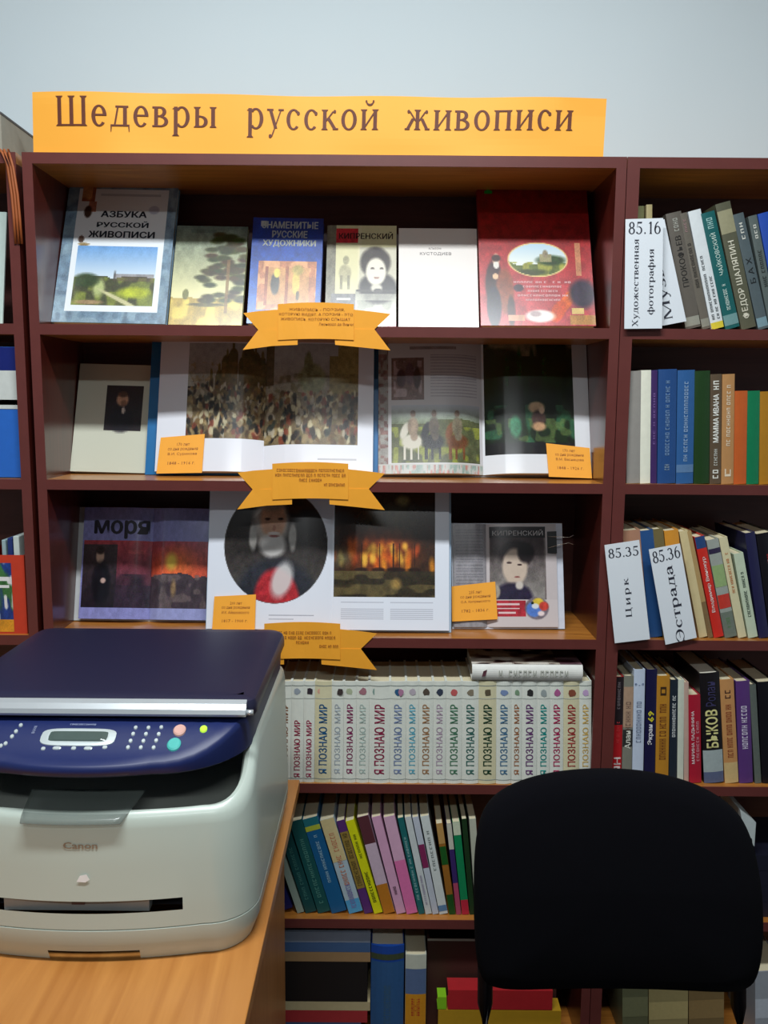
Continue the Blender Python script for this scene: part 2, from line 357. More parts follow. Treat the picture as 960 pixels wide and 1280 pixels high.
ribbon(-7, 199.5, 'orange ribbon sign on the edge of the second exhibition shelf, below the crowd album', [
    (scribble(26, 1, 3), 388.5, 3.6, 84, 395), (scribble(27, 1, 4), 394.5, 3.6, 88, 395), (scribble(9, 1, 5), 400.5, 3.6, 28, 395), (scribble(9, 1, 6), 406.5, 3.6, 26, 425)], 600)
ribbon(-17, 399.5, 'orange ribbon sign on the third exhibition shelf, left tail behind the printer lid', [
    (scribble(24, 1, 7), 391.5, 3.6, 74, 395), (scribble(26, 1, 8), 397.5, 3.6, 84, 395), (scribble(5, 1, 9), 403.5, 3.6, 16, 395), (scribble(8, 1, 10), 408.5, 3.6, 24, 428)], 800)

# ------------------------------------------------------------------ books standing spine out
PAGE = mat((214, 204, 172), .8, .12, 400.)
PAGEW = mat((226, 222, 206), .8, .08, 400.)
def book(label, group, px, cover, Y=.012, d=.15, soft=False, bulge=.12, texts=(), bands=(), pages=PAGE, zshelf=0, name='book', cat='book', gap=.0006, rough=.4):
    """px = (bl, br, tl, ty): bottom-left, bottom-right columns, top-left column and top row of the spine"""
    bl, br, tl, ty = px; z0 = zshelf
    A = xof(bl, z0, Y); B = xof(br, z0, Y)
    zt = zof(tl, ty, Y); C_ = xof(tl, zt, Y)
    dx, dz = C_-A, zt-z0; h = math.hypot(dx, dz); th = math.atan2(-dx, dz)
    wd = max(.003, (B-A)*math.cos(th)-gap)
    t = empty(name, (A if th >= 0 else B-gap, Y, z0+.0002), label, cat, group, (0, -th, 0))
    xo = 0. if th >= 0 else -wd
    k = 0. if soft else bulge; tt = .0009 if soft else min(.0024, wd*.2)
    n = 6
    def sy(x):
        s = 2*(x-xo)/wd-1; return -k*wd*(1-s*s)
    outer = [(xo+wd*i/n, sy(xo+wd*i/n)) for i in range(n+1)]
    inner = [(xo+tt+(wd-2*tt)*i/n, max(sy(xo+wd*i/n)+tt, .0) if not soft else tt) for i in range(n+1)]
    prof = [(xo, d)]+outer+[(xo+wd, d)]; inn = [(xo+tt, d)]+inner+[(xo+wd-tt, d)]
    N = len(prof); V = [(p[0], p[1], z) for z in (0, h) for p in prof]+[(p[0], p[1], z) for z in (0, h) for p in inn]
    Fc = []
    for i in range(N-1):
        Fc += [(i, i+1, N+i+1, N+i), (3*N+i, 3*N+i+1, 2*N+i+1, 2*N+i), (N+i, N+i+1, 3*N+i+1, 3*N+i), (2*N+i, 2*N+i+1, i+1, i)]
    Fc += [(0, N, 3*N, 2*N), (N-1, 2*N+N-1, 3*N+N-1, N+N-1)]
    mesh('cover', V, Fc, mat(cover, rough, .08, 80.), t)
    e = .0004 if soft else .003
    box('pages', (xo+tt, xo+wd-tt, (.001 if soft else .003), d-e, e, h-e), pages, t)
    for (f0, f1, c) in bands:
        sx = [xo+.0002+(wd-.0004)*i/n for i in range(n+1)]
        V = [(x, sy(x)-.0004, h*f) for f in (f0, f1) for x in sx]
        mesh('spine_band', V, [(i, i+1, n+2+i, n+1+i) for i in range(n)], mat(c, rough, .12, 150.), t)
    for (vf, f0, f1, frac, c, *off) in texts:
        cx = xo+wd*(off[0] if off else .5)
        P, Fc2 = fit(vf, h*(f1-f0), wd*frac, cx, h*(f0+f1)/2, rot=True)
        decal('lettering', (P, Fc2), lambda u, v: (u, sy(min(max(u, xo), xo+wd))-.0007, v), mat(c, .5), t)
    return t

# --- the white encyclopedia row on the fourth shelf
Z4 = ZS[3]
ED = [349, 363.5, 379, 393, 414, 429, 445, 461, 487, 507, 523, 541, 557, 577, 598, 620, 639, 652, 671, 687, 704, 724, 739]
W1, CRM = (222, 226, 216), (214, 208, 172)
ES = [(W1, (134, 96, 70), 'brown'), (W1, (150, 44, 74), 'maroon, low cut title'), (W1, (156, 50, 84), 'maroon, pinkish patch'), (CRM, (24, 84, 128), 'deep blue on cream'),
      (W1, (168, 178, 184), 'pale grey'), (W1, (128, 40, 88), 'plum'), (W1, (172, 190, 182), 'faint grey green'), (W1, (140, 34, 70), 'dark crimson'),
      (W1, (120, 136, 170), 'slate blue'), (W1, (96, 170, 190), 'light cyan'), (W1, (160, 120, 84), 'tan brown'), (W1, (178, 160, 176), 'pale mauve'),
      (W1, (70, 120, 92), 'mid green'), (W1, (56, 104, 96), 'grey teal'), (CRM, (22, 62, 38), 'bottle green on cream'), (W1, (74, 116, 146), 'steel blue'),
      (W1, (160, 106, 72), 'copper brown'), (W1, (104, 62, 112), 'purple'), (W1, (24, 140, 134), 'bright teal'), (W1, (168, 36, 84), 'raspberry'),
      (CRM, (156, 52, 48), 'brick red on cream'), (W1, (206, 172, 96), 'yellow ochre')]
EMB = [(150, 160, 170), (50, 40, 50), (210, 160, 140), (60, 50, 50), (170, 180, 150), (160, 110, 120), (120, 150, 140), (170, 120, 150), (40, 90, 130), (180, 170, 180),
       (80, 70, 60), (50, 60, 80), (190, 90, 90), (130, 120, 100), (90, 80, 60), (120, 140, 180), (120, 150, 120), (40, 40, 40), (150, 160, 160), (170, 90, 140), (130, 70, 50), (190, 160, 200)]
ordn = ['first', 'second', 'third', 'fourth', 'fifth', 'sixth', 'seventh', 'eighth', 'ninth', 'tenth', 'eleventh']
for i, (base, tc_, dsc) in enumerate(ES):
    h0 = .30 if i in (1, 2) else 0.
    pos = ('%s from the printer' % ordn[i]) if i < 11 else ('%s from the right end' % ordn[21-i])
    tx = [(sans('Я ПОЗНАЮ МИР', .02), .09 if not h0 else .05, .78 if not h0 else .62, .5, tc_)]
    b = book('white encyclopedia volume lettered in %s, %s' % (dsc, pos), 'white encyclopedia volumes on the fourth shelf',
             (ED[i], ED[i+1], ED[i]+1.0-i*.03, 851.5), base, Y=.008, d=.145, bulge=.1, texts=tx, bands=[(.035, .042, (150, 160, 156)), (.955, .962, (130, 140, 136)), (.83, .836, (170, 176, 170))],
             zshelf=Z4, name='encyclopedia_volume', pages=PAGE)
    wb = (xof(ED[i+1], Z4)-xof(ED[i], Z4)); r = min(wb*.28, .0075); rr = random.Random(i); zc = .893*(zof(600, 851.5, .008)-Z4)
    pts = [(wb/2+r*(.7+.5*rr.random())*math.cos(k*math.pi/4), zc+r*(.8+.5*rr.random())*math.sin(k*math.pi/4)) for k in range(8)]
    decal('emblem', (pts, [tuple(range(8))]), lambda u, v: (u, -.1*wb-.0004, v), mat(EMB[i], .6), b)
# white book lying across them
ztop4 = zof(650, 851.5, .008)+.003
lx0, lx1 = xof(590, ztop4), xof(728, ztop4)
lb = empty('lying_book', ((lx0+lx1)/2, .004, ztop4), 'white spined book lying flat on the right end of the encyclopedia row', 'book'); hw = (lx1-lx0)/2; LH = .034
n = 8
def lsy(z): s = 2*z/LH-1; return -.006*(1-s*s)
prof = [(.15, 0)]+[(lsy(LH*i/n), LH*i/n) for i in range(n+1)]+[(.15, LH)]
V = [(x, p[0], p[1]) for x in (-hw, hw) for p in prof]; N = len(prof)
Fc = [(i, i+1, N+i+1, N+i) for i in range(N-1)]+[tuple(range(N))[::-1][0:0] or (0, 1, N-1)]
o_ = mesh('cover', V, [(i, N+i, N+i+1, i+1) for i in range(N-1)], mat((226, 226, 220), .35), lb); md = o_.modifiers.new('s', 'SOLIDIFY'); md.thickness = .002
box('pages', (-hw+.004, hw-.004, .004, .146, .0025, LH-.0025), PAGEW, lb)
lc = Pic(60, 50, (196, 186, 170)); lc.N(lc.box(0, 0, 1, 1), (60, 36, 34), 7, 4, .5).N(lc.box(0, 0, 1, 1), (228, 222, 210), 9, 8, .6).R(.8, 0, 1, 1, (70, 34, 50), .7)
sheet('cover_print', lc, lambda u, v: (-hw+2*hw*u, .002+.145*v, LH+.0005), lb)
P, Fc = fit(scribble(13, 1, 31), hw*1.25, .013, .012, LH/2); decal('lettering', (P, Fc), lambda u, v: (u, lsy(v)-.0022, v), mat((176, 178, 168), .5), lb)
P, Fc = fit(([(0, 0), (1, .2), (1.4, 1), (.4, .8)], [(0, 1, 2, 3)]), .011, .016, -hw*.78, LH/2); decal('emblem', (P, Fc), lambda u, v: (u, lsy(v)-.0022, v), mat((90, 50, 60), .5), lb)

# --- right bookcase rows
gR1 = 'music books on the top shelf of the right bookcase'
z = ZS[0]-.0035   # shelf surface
z = ZS[0]
def sc(n, s): return scribble(n, 1, s)
CR = (222, 220, 205)
rows = [
 (ZS[0], .02, gR1, [
  ('olive book peeking above the photography card, beside the bookcase post', (795, 806, 794, 258), (112, 112, 74), [], []),
  ('thin tan book peeking above the photography card, right of an olive one', (807.5, 815, 808, 256), (170, 156, 112), [], []),
  ('grey brown book with black composer name, beside the music card', (857, 877, 832, 268), (98, 92, 84), [(sans('ПРОКОФЬЕВ'), .36, .80, .42, (34, 32, 30)), (sc(3, 3), .84, .95, .3, (160, 160, 150))], [(.02, .10, (150, 150, 138))]),
  ('thin grey brown book between the black lettered one and the white one', (878, 889, 848, 268), (104, 98, 88), [(sc(12, 4), .36, .74, .4, (50, 46, 42)), (sc(3, 5), .84, .95, .3, (150, 120, 120))], [(.02, .09, (140, 140, 128))]),
  ('white book with a yellow foot and fine dark lettering', (889.5, 906, 860, 265), (218, 224, 226), [(sc(18, 6), .08, .62, .2, (50, 56, 60), .3), (sc(12, 7), .08, .44, .2, (50, 56, 60), .7)], [(0, .055, (216, 200, 60))]),
  ('teal book with pale composer name, right of the white one', (907, 926, 875, 268), (22, 92, 92), [(sans('ЧАЙКОВСКИЙ'), .46, .82, .4, (200, 224, 214)), (sc(10, 9), .16, .38, .25, (190, 214, 206)), (sc(2, 12), .86, .95, .4, (150, 190, 186))], [(.03, .12, (110, 150, 150))]),
  ('taller olive grey book with large cream lettering', (927, 946.5, 894, 256), (88, 88, 70), [(sans('ФЕДОР ШАЛЯПИН', .015), .08, .70, .5, (214, 210, 190))], [(.76, .94, (150, 146, 116))]),
  ('slate book with three black letters and a pale flourish', (948, 962, 916, 269), (82, 94, 98), [(sans('Б А Х'), .4, .62, .5, (24, 28, 30)), (sc(3, 14), .78, .92, .3, (210, 210, 200))], [(.02, .1, (120, 150, 160))]),
  ('grey book left of the blue one at the frame edge', (962.5, 974, 935, 271), (90, 100, 98), [(sc(8, 15), .38, .7, .4, (40, 46, 44)), (sc(2, 11), .8, .92, .3, (210, 210, 200))], []),
  ('bright blue book at the frame edge, top shelf of the right bookcase', (975, 992, 947, 268), (36, 76, 170), [(sc(8, 16), .38, .7, .4, (140, 170, 220))], []),
 ]),
 (ZS[1], .012, 'cloth bound books on the second shelf of the right bookcase', [
  ('grey folder beside the bookcase post, second shelf', (783, 800, 785, 464), (150, 146, 140), [], []),
  ('glossy white book between the grey folder and the purple spine', (800, 813, 801, 463), (232, 232, 214), [], []),
  ('thin dark purple book right of the glossy white one', (813, 821, 814, 463), (64, 40, 96), [(sc(8, 20), .35, .8, .3, (120, 90, 150))], []),
  ('wider blue cloth book beside the purple spine', (821.5, 844.5, 823, 462), (34, 74, 130), [(sc(18, 21), .25, .9, .22, (110, 140, 176)), (sc(2, 22), .12, .17, .25, (130, 150, 170))], []),
  ('lighter blue cloth book with a boxed mark at its foot', (845, 866.5, 847, 463), (44, 92, 148), [(sc(18, 23), .2, .9, .22, (140, 166, 196))], [(.10, .17, (90, 124, 164))]),
  ('dark green cloth book right of the blue pair', (867, 886.5, 868, 464), (28, 60, 24), [], []),
  ('brown book with bold white title', (887, 901, 888, 468), (92, 76, 58), [(sans('МАММА ИВАНА', .03), .38, .82, .5, (232, 232, 224)), (sc(6, 24), .17, .32, .3, (200, 200, 190)), (sc(1, 25), .86, .94, .5, (230, 230, 220)), (sc(1, 26), .05, .13, .5, (230, 230, 220))], []),
  ('tan book with white script lettering', (901.5, 917, 903, 468), (182, 134, 84), [(sc(14, 27), .35, .9, .3, (226, 210, 184)), (sc(1, 28), .07, .14, .5, (226, 210, 184))], []),
  ('short orange cloth book', (917, 933, 918.5, 489), (192, 92, 38), [], []),
  ('short green cloth book between orange and ochre', (933, 948.5, 934.5, 489), (12, 118, 76), [], []),
  ('short ochre cloth book at the frame edge', (949, 968, 950, 490), (172, 120, 30), [], []),
 ]),
 (ZS[2], .02, 'circus and stage books on the third shelf of the right bookcase', [
  ('pink topped book standing behind the circus card', (789, 811, 778, 664), (176, 130, 104), [], []),
  ('blue book between the circus card and the stage card', (812, 828.5, 800, 664), (40, 82, 136), [], []),
  ('olive book behind the stage card', (829, 842, 816, 662), (116, 104, 66), [], []),
  ('orange book behind the stage card', (843, 861, 830, 664), (214, 146, 50), [], []),
  ('thin cream book just right of the stage card', (874, 885, 849, 665), (214, 196, 148), [], []),
  ('worn tan book between the cream one and the red one', (885.5, 892, 858, 665), (178, 148, 98), [], [(0, .34, (130, 104, 70))]),
  ('red book with white script title and dark blue top', (892.5, 905.5, 868, 672), (206, 46, 36), [(sans('Владимир Винокур', .01), .25, .8, .42, (244, 230, 224))], [(.885, 1, (40, 70, 120))]),
  ('grey green book with a red and white picture', (906.5, 922, 883, 676), (158, 164, 156), [(sc(6, 31), .1, .2, .3, (90, 130, 80))], [(0, .26, (112, 122, 110)), (.30, .44, (196, 60, 48)), (.52, .74, (146, 172, 116)), (.86, .91, (50, 40, 70))]),
  ('cream book with small orange lettering', (923, 934, 898.5, 673), (216, 208, 168), [(sc(14, 32), .45, .85, .3, (200, 120, 70))], []),
  ('pale mint book with dark title, left of the dark ones', (935.5, 948, 917, 693), (194, 208, 182), [(sc(15, 33), .25, .78, .3, (50, 70, 60))], []),
  ('dark navy book leaning at the frame edge', (949, 962, 931, 667), (34, 34, 72), [], []),
  ('black book with faint lettering at the frame edge', (963, 985, 945, 668), (16, 14, 22), [(sc(12, 34), .4, .75, .15, (150, 140, 140)), (sc(3, 35), .72, .8, .15, (180, 40, 40))], []),
 ]),
 (ZS[3], .018, 'film and actor books on the fourth shelf of the right bookcase', [
  ('red and black book beside the bookcase post', (765, 776.5, 768.5, 846), (178, 28, 34), [(sc(8, 40), .38, .58, .3, (210, 60, 60)), (sc(8, 41), .7, .95, .3, (130, 120, 124)), (sans('ЯН', .02), .09, .24, .75, (214, 200, 196))], [(.55, 1, (36, 28, 32))]),
  ('grey book with a tan upper half and italic lettering', (777, 789.5, 780, 845), (128, 128, 116), [(sans('Алан', .02), .32, .49, .6, (224, 224, 210)), (sc(6, 42), .5, .76, .5, (110, 86, 74))], [(.52, .9, (176, 146, 122)), (.34, .5, (50, 50, 48))]),
  ('tall white glossy book with grey lettering', (790, 804, 792.5, 837), (196, 208, 226), [(sc(11, 43), .36, .72, .45, (120, 132, 156)), (sc(1, 44), .86, .88, .8, (90, 110, 150)), (sc(1, 49), .02, .09, .4, (30, 30, 80))], []),
  ('dark navy book with a white and yellow title', (804.8, 818.5, 808, 837), (24, 22, 62), [(sans('Экран', .03), .34, .52, .55, (232, 232, 236)), (sans('69', .03), .54, .64, .55, (214, 206, 50))], []),
  ('ochre book with brown lettering', (819, 835.5, 821, 845), (186, 130, 40), [(sc(15, 45), .22, .74, .5, (120, 66, 26)), (sc(1, 46), .82, .9, .45, (60, 40, 20))], []),
  ('narrow dark book with small white title', (836, 846, 838, 850), (30, 40, 52), [(sc(12, 47), .45, .85, .4, (210, 214, 214))], []),
  ('plain narrow pale book left of the pinkish one', (846.5, 854.5, 847.5, 850), (206, 212, 196), [], []),
  ('thin pinkish beige book beside the short crimson one', (855, 861, 855, 853), (196, 164, 150), [], []),
  ('short crimson book with white actress name', (861.5, 877, 860, 869), (170, 28, 50), [(sans('МАРИНА ЛАДЫНИНА', .01), .22, .82, .28, (240, 220, 222), .36), (sc(11, 48), .25, .7, .22, (220, 150, 160), .72)], []),
  ('thick black book with large cream actor name', (880, 905, 874, 842), (22, 18, 22), [(sans('БЫКОВ', .03), .32, .67, .62, (226, 220, 150)), (sans('Ролан', .0), .7, .92, .5, (60, 56, 96))], [(0, .1, (90, 100, 130)), (.1, .3, (164, 176, 176))]),
  ('tan orange book with brown lettering beside the black one', (906, 923.5, 899.5, 850), (196, 142, 88), [(sc(16, 50), .25, .76, .4, (150, 76, 44)), (sc(1, 51), .82, .9, .4, (70, 40, 30))], [(0, .2, (206, 178, 124))]),
  ('purple book with white capitals', (924, 941.5, 919.5, 852), (88, 54, 118), [(sc(11, 52), .34, .76, .4, (214, 206, 226))], []),
  ('thin black and white book right of the purple one', (943.5, 952, 936.5, 856), (60, 64, 62), [], [(0, 1, (96, 104, 98))]),
  ('black book at the frame edge with white page edge', (953, 975, 946.5, 853), (14, 14, 22), [], []),
 ]),
]
for zsh, Y, grp, items in rows:
    for (lab, px, col, tx, bd) in items:
        big = 'thick black' in lab
        book(lab, grp, px, col, Y=Y, d=.16, texts=tx, bands=bd, zshelf=zsh, pages=PAGEW if big else PAGE, bulge=.06)

# --- leaning colourful books, fifth shelf
g5 = 'thin coloured books leaning on the fifth shelf'
it5 = [
 ('dark navy book leaning behind the table edge', (344, 369, 318, 1080), (26, 30, 92), [(sc(3, 60), .1, .3, .4, (110, 110, 160))], []),
 ('thin greyish white book between the navy one and the teal pair', (372, 381, 341, 1052), (150, 168, 156), [], []),
 ('dark teal book left of its slightly taller twin', (382.5, 397, 347, 1034), (14, 74, 76), [(sc(14, 61), .15, .75, .3, (70, 130, 124))], []),
 ('dark teal book beside the wide blue one', (398, 414.5, 362, 1028), (16, 82, 82), [(sc(14, 62), .1, .8, .3, (80, 140, 130))], []),
 ('wide blue book with a yellow and teal top', (415, 435, 378, 1025), (16, 92, 142), [(sc(14, 63), .32, .82, .2, (150, 190, 210))], [(.87, .92, (176, 186, 60)), (.92, 1, (30, 110, 120))]),
 ('pale book fading from cream to light blue', (436.5, 455, 400, 1026), (170, 190, 200), [(sc(14, 64), .3, .85, .35, (190, 120, 90)), (sc(10, 65), .05, .3, .35, (120, 110, 170))], [(0, .14, (80, 160, 206)), (.55, 1, (206, 190, 140))]),
 ('narrow purple book with an olive striped spine', (456, 467, 420.5, 1027), (84, 44, 110), [(sc(20, 66), .3, .86, .5, (74, 60, 30))], [(.27, .88, (140, 118, 54))]),
 ('bright yellow book in the leaning row', (468, 479.5, 432, 1027), (208, 212, 16), [(sc(9, 67), .12, .45, .35, (50, 60, 10)), (sc(7, 68), .6, .85, .3, (90, 100, 10))], []),
 ('maroon, white and orange banded book right of the yellow one', (480, 495, 446.5, 1022), (176, 150, 170), [], [(0, .3, (176, 112, 30)), (.3, .72, (190, 170, 186)), (.72, 1, (84, 42, 50))]),
 ('first pale pink book, left of its deeper pink twin', (496, 508, 464.5, 1022), (204, 156, 186), [(sc(3, 69), .2, .28, .3, (80, 50, 70))], []),
 ('second pink book, deeper pink toward its foot', (508.5, 523, 479.5, 1022), (206, 164, 190), [], [(0, .55, (212, 110, 164))]),
 ('thin teal book between pink and white ones', (523.8, 531.5, 497, 1023), (24, 98, 100), [(sc(18, 70), .15, .8, .35, (150, 190, 190))], []),
 ('white book just right of the thin teal one', (532.2, 540.5, 506, 1022), (196, 204, 204), [(sc(12, 71), .1, .4, .3, (150, 140, 170))], []),
 ('white book with a purple pictured patch', (541, 549, 515.5, 1022), (186, 194, 206), [], [(.48, .72, (124, 38, 84))]),
 ('white book with grey lettering and a small blue mark', (549.5, 560.5, 525.5, 1021), (206, 214, 212), [(sc(8, 72), .45, .85, .3, (120, 130, 130))], [(.03, .09, (90, 130, 170))]),
 ('book patterned in dark green and orange', (561.5, 570, 545, 1030), (150, 98, 34), [], [(0, .22, (22, 78, 26)), (.55, .75, (24, 86, 30)), (.78, 1, (180, 140, 80))]),
 ('thin book with white top, purple middle and pink foot', (570.5, 577, 558, 1030), (54, 36, 100), [], [(0, .35, (170, 70, 100)), (.72, 1, (190, 190, 176))]),
 ('green book with a white top and red foot', (577.5, 587, 565.5, 1028), (10, 130, 80), [], [(0, .16, (186, 36, 60)), (.86, 1, (196, 206, 180))]),
 ('dark green book beside the chair back', (587.5, 594, 577, 1024), (24, 54, 26), [], []),
 ('pale book half hidden by the chair back', (594.5, 603, 586.5, 1024), (180, 184, 166), [], []),
]
for (lab, px, col, tx, bd) in it5:
    book(lab, g5, px, col, Y=.02, d=.15, texts=tx, bands=bd, zshelf=ZS[4], soft=True, rough=.45)

# --- bottom shelf of the middle bookcase
z6 = ZS[5]
def flat(label, x0, x1, z0, z1, c, cat='book', pages=True, Y=.02, band=None, name='lying_book', d=.17):
    t = empty(name, ((x0+x1)/2, Y, z0), label, cat); hw = (x1-x0)/2; H = z1-z0; th = min(.0022, H*.2)
    V, Fc_ = join([(boxv(-hw, hw, 0, d, 0, th), BF), (boxv(-hw, hw, 0, d, H-th, H), BF), (boxv(-hw, hw, 0, th, th, H-th), BF)])
    mesh('cover', V, Fc_, mat(c, .45), t)
    if pages: box('pages', (-hw+.003, hw-.003, th, d-.003, th, H-th), PAGEW, t)
    if band: box('spine_band', (-hw*band[0], hw*band[1], -.0006, 0, H*band[2], H*band[3]), mat(band[4], .5), t)
    return t
def z_at(py, Y=.02): return zof(420, py, Y)
xa, xb = xof(341, .3, .02), xof(463, .3, .02); XIN = XL+PW
st = [(1278, 1292, (60, 84, 120), 'blue and white book at the bottom of the lying stack'), (1264, 1278, (160, 46, 50), 'red book low in the lying stack'), (1254, 1263, (180, 166, 128), 'tan book under the thick black one'),
      (1203, 1252, (24, 20, 20), 'thick black book in the lying stack'), (1191, 1202, (150, 120, 84), 'thin tan book on top of the thick black one'),
      (1179, 1190, (62, 90, 130), 'blue grey book second from the top of the lying stack'), (1165, 1178, (140, 152, 172), 'pale grey book on top of the lying stack')]
zprev = z6
flat('grey box file on which the lying book stack rests', xa, xb-.012, z6+.0005, zof(420, 1293, .02), (70, 66, 60), 'box', False, name='box_file')
for i, (yb, yt, c, lab) in enumerate([(a_[1], a_[0], a_[2], a_[3]) for a_ in st]):
    z0 = zof(420, yb, .02); z1 = zof(420, yt, .02)-.0006
    if i < len(st)-1: z1 = zof(420, st[i+1][1], .02)-.0006
    flat(lab, xa, xb-(.006 if i in (1, 3) else .0)-(.02 if i == 0 else 0), z0, z1, c)
g6 = 'upright books on the bottom shelf'
book('thick royal blue book upright on the bottom shelf', g6, (463, 504, 464, 1180), (24, 66, 146), Y=.02, bulge=.12, texts=[(sc(16, 80), .1, .6, .2, (60, 90, 110))], bands=[(.86, .92, (60, 70, 50)), (0.0, .84, (44, 84, 130))], zshelf=z6, pages=PAGEW)
book('book with white, slate and yellow bands beside the blue one', g6, (506, 532, 507, 1193), (186, 190, 176), Y=.02, bulge=.05, texts=[(sc(6, 81), .3, .5, .4, (170, 50, 30))], bands=[(0, .55, (196, 134, 30)), (.55, .84, (84, 104, 140))], zshelf=z6)
kx0, kx1 = xof(535, .3, .03), xof(700, .3, .03)
bxo = empty('cardboard_box', ((kx0+kx1)/2, .05, z6), 'dark brown open box behind the chair on the bottom shelf', 'box'); hw = (kx1-kx0)/2
V, Fc_ = join([(boxv(-hw, hw, 0, .004, 0, .225), BF), (boxv(-hw, hw, .14, .144, 0, .225), BF), (boxv(-hw, -hw+.004, .004, .14, 0, .225), BF), (boxv(hw-.004, hw, .004, .14, 0, .225), BF), (boxv(-hw, hw, 0, .144, 0, .003), BF)])
mesh('walls', V, Fc_, mat((60, 30, 24), .6), bxo); box('rim_tape', (-hw, hw*.6, -.0006, 0, .221, .226), mat((150, 150, 140), .5), bxo)
ya, yb_ = xof(548, .2, .0), xof(702, .2, .0)
flat('mustard yellow box file low behind the chair', ya, yb_, z6+.001, zof(620, 1263, .0), (176, 136, 30), 'box', False, Y=.0, d=.04, name='box_file')
flat('red book lying on the yellow box file behind the chair', xof(560, .2, 0), yb_-.02, zof(620, 1262, .0), zof(620, 1238, 0.), (170, 34, 40), Y=.0, d=.04)
flat('small lime green notebook standing on the yellow box file', xof(547, .2, 0), xof(558, .2, 0), zof(620, 1262, .0), zof(620, 1247, 0), (130, 190, 30), 'notebook', False, Y=.0, d=.03, name='notebook')
# right bookcase lower shelves
RX = XR0+RP
for i, (a_, b_, t_, c, lab) in enumerate([(778, 810, 1212, (96, 98, 72), 'olive grey file folder low behind the chair, beside the post'), (811, 860, 1222, (146, 134, 92), 'wide tan cardboard file below the chair back'), (861, 905, 1218, (118, 98, 64), 'brown cardboard file below the chair back, right of a wide tan one'), (944, 985, 1215, (150, 156, 164), 'pale grey file at the frame corner, bottom shelf')]):
    book(lab, 'files on the bottom shelf of the right bookcase', (a_, b_, a_, t_), c, Y=.02, bulge=0., zshelf=z6, name='file_folder', cat='folder', bands=[(.35, .62, tuple(min(255, int(q*1.2)) for q in c))])
for i in range(4):
    z0 = ZS[4]+.0006+i*.036
    flat(['black book with blue lettering, lowest beside the chair back', 'black book with blue lettering, second up beside the chair back', 'black book with blue lettering, third up beside the chair back', 'black book with blue lettering, uppermost beside the chair back'][i],
         xof(915, .5)+.004*i, xof(1010, .5), z0, z0+.035, (22, 24, 40), band=(-.15, .7, .35, .6, (44, 84, 150)))
pz = ZS[4]+.1455
p1 = at(925, 1012, .01); p2 = at(945, 1028, .01); p3 = at(943, 1058, .01); p4 = at(931, 1045, .01)
lo = min(p.z for p in (p3, p4)); 
tg = tag(mesh('paper_sheet', [tuple(p) for p in (p1, p4, p3, p2)]+[(p.x, p.y+.12, p.z) for p in (p1, p4, p3, p2)], BF_ := [(0, 1, 2, 3), (7, 6, 5, 4), (0, 4, 5, 1), (1, 5, 6, 2), (2, 6, 7, 3), (3, 7, 4, 0)], mat((190, 200, 200), .5)), 'crumpled white paper bundle on the dark books right of the chair back', 'paper')

# ------------------------------------------------------------------ call number cards
CARD = mat((226, 232, 238), .4, .02, 20., 0, .2); INK = mat((44, 46, 60), .6)
def card(label, TL, TR, BR, BL, Y, texts):
    c = at(*BL, Y); O = Vector((c.x, Y, c.z)); t = empty('divider_card', tuple(O), label, 'card', 'white call number cards')
    P = [at(*q, Y)-O for q in (BL, BR, TR, TL)]
    V = [tuple(p) for p in P]+[(p.x, .0015, p.z) for p in P]
    mesh('card_face', V, [(0, 1, 2, 3), (7, 6, 5, 4), (0, 4, 5, 1), (1, 5, 6, 2), (2, 6, 7, 3), (3, 7, 4, 0)], CARD, t)
    m_ = (P[0]+P[1])*.5; tz = (P[2]+P[3])*.5
    V = [(m_.x+q, y, m_.z+.004) for q in (-.001, .001) for y in (.0015, .0185)]+[(tz.x+q, y, tz.z-.01) for q in (-.001, .001) for y in (.0015, .0185)]
    mesh('divider_plate', V, [(0, 1, 5, 4), (2, 6, 7, 3), (0, 4, 6, 2), (1, 3, 7, 5), (4, 5, 7, 6), (0, 2, 3, 1)], mat((96, 70, 66), .5), t)
    W = (P[1]-P[0]).length; H = (P[3]-P[0]).length; ux = (P[1]-P[0]).normalized(); uz = (P[3]-P[0]).normalized()
    for (vf, cx, cy, ww, hh, rot) in texts:
        vv = fit(vf, (H if rot else W)*ww, (W if rot else H)*hh, W*cx, H*cy, rot)
        decal('lettering', vv, lambda u, v: tuple(ux*u+uz*v+Vector((0, -.0006, 0))), INK, t)
card('white card reading photography, in front of the top right shelf', (782, 274), (829, 272.5), (827.5, 410.5), (780.5, 411), -.012, [
    (serif('85.16', .02), .5, .92, .84, .11, False), (serif('Художественная', .02), .3, .42, .80, .20, True), (serif('фотография', .02), .7, .43, .60, .20, True)])
card('grey white music card leaning behind the photography card', (787, 282), (830.5, 274), (858, 401.5), (813, 410), .0045, [(serif('Музыка', .02), .57, .44, .78, .3, True)])
card('white circus card leaning over the bookcase post', (755.6, 681.5), (799, 675), (812.5, 799), (768.6, 804), -.014, [(serif('85.35', .02), .5, .91, .84, .095, False), (serif('Цирк', .16), .5, .45, .40, .22, True)])
card('white stage card leaning right of a blue book', (811, 687), (850, 679.5), (871, 797), (832, 806), -.008, [(serif('85.36', .0), .5, .91, .86, .12, False), (serif('Эстрада', .0), .53, .40, .80, .34, True)])

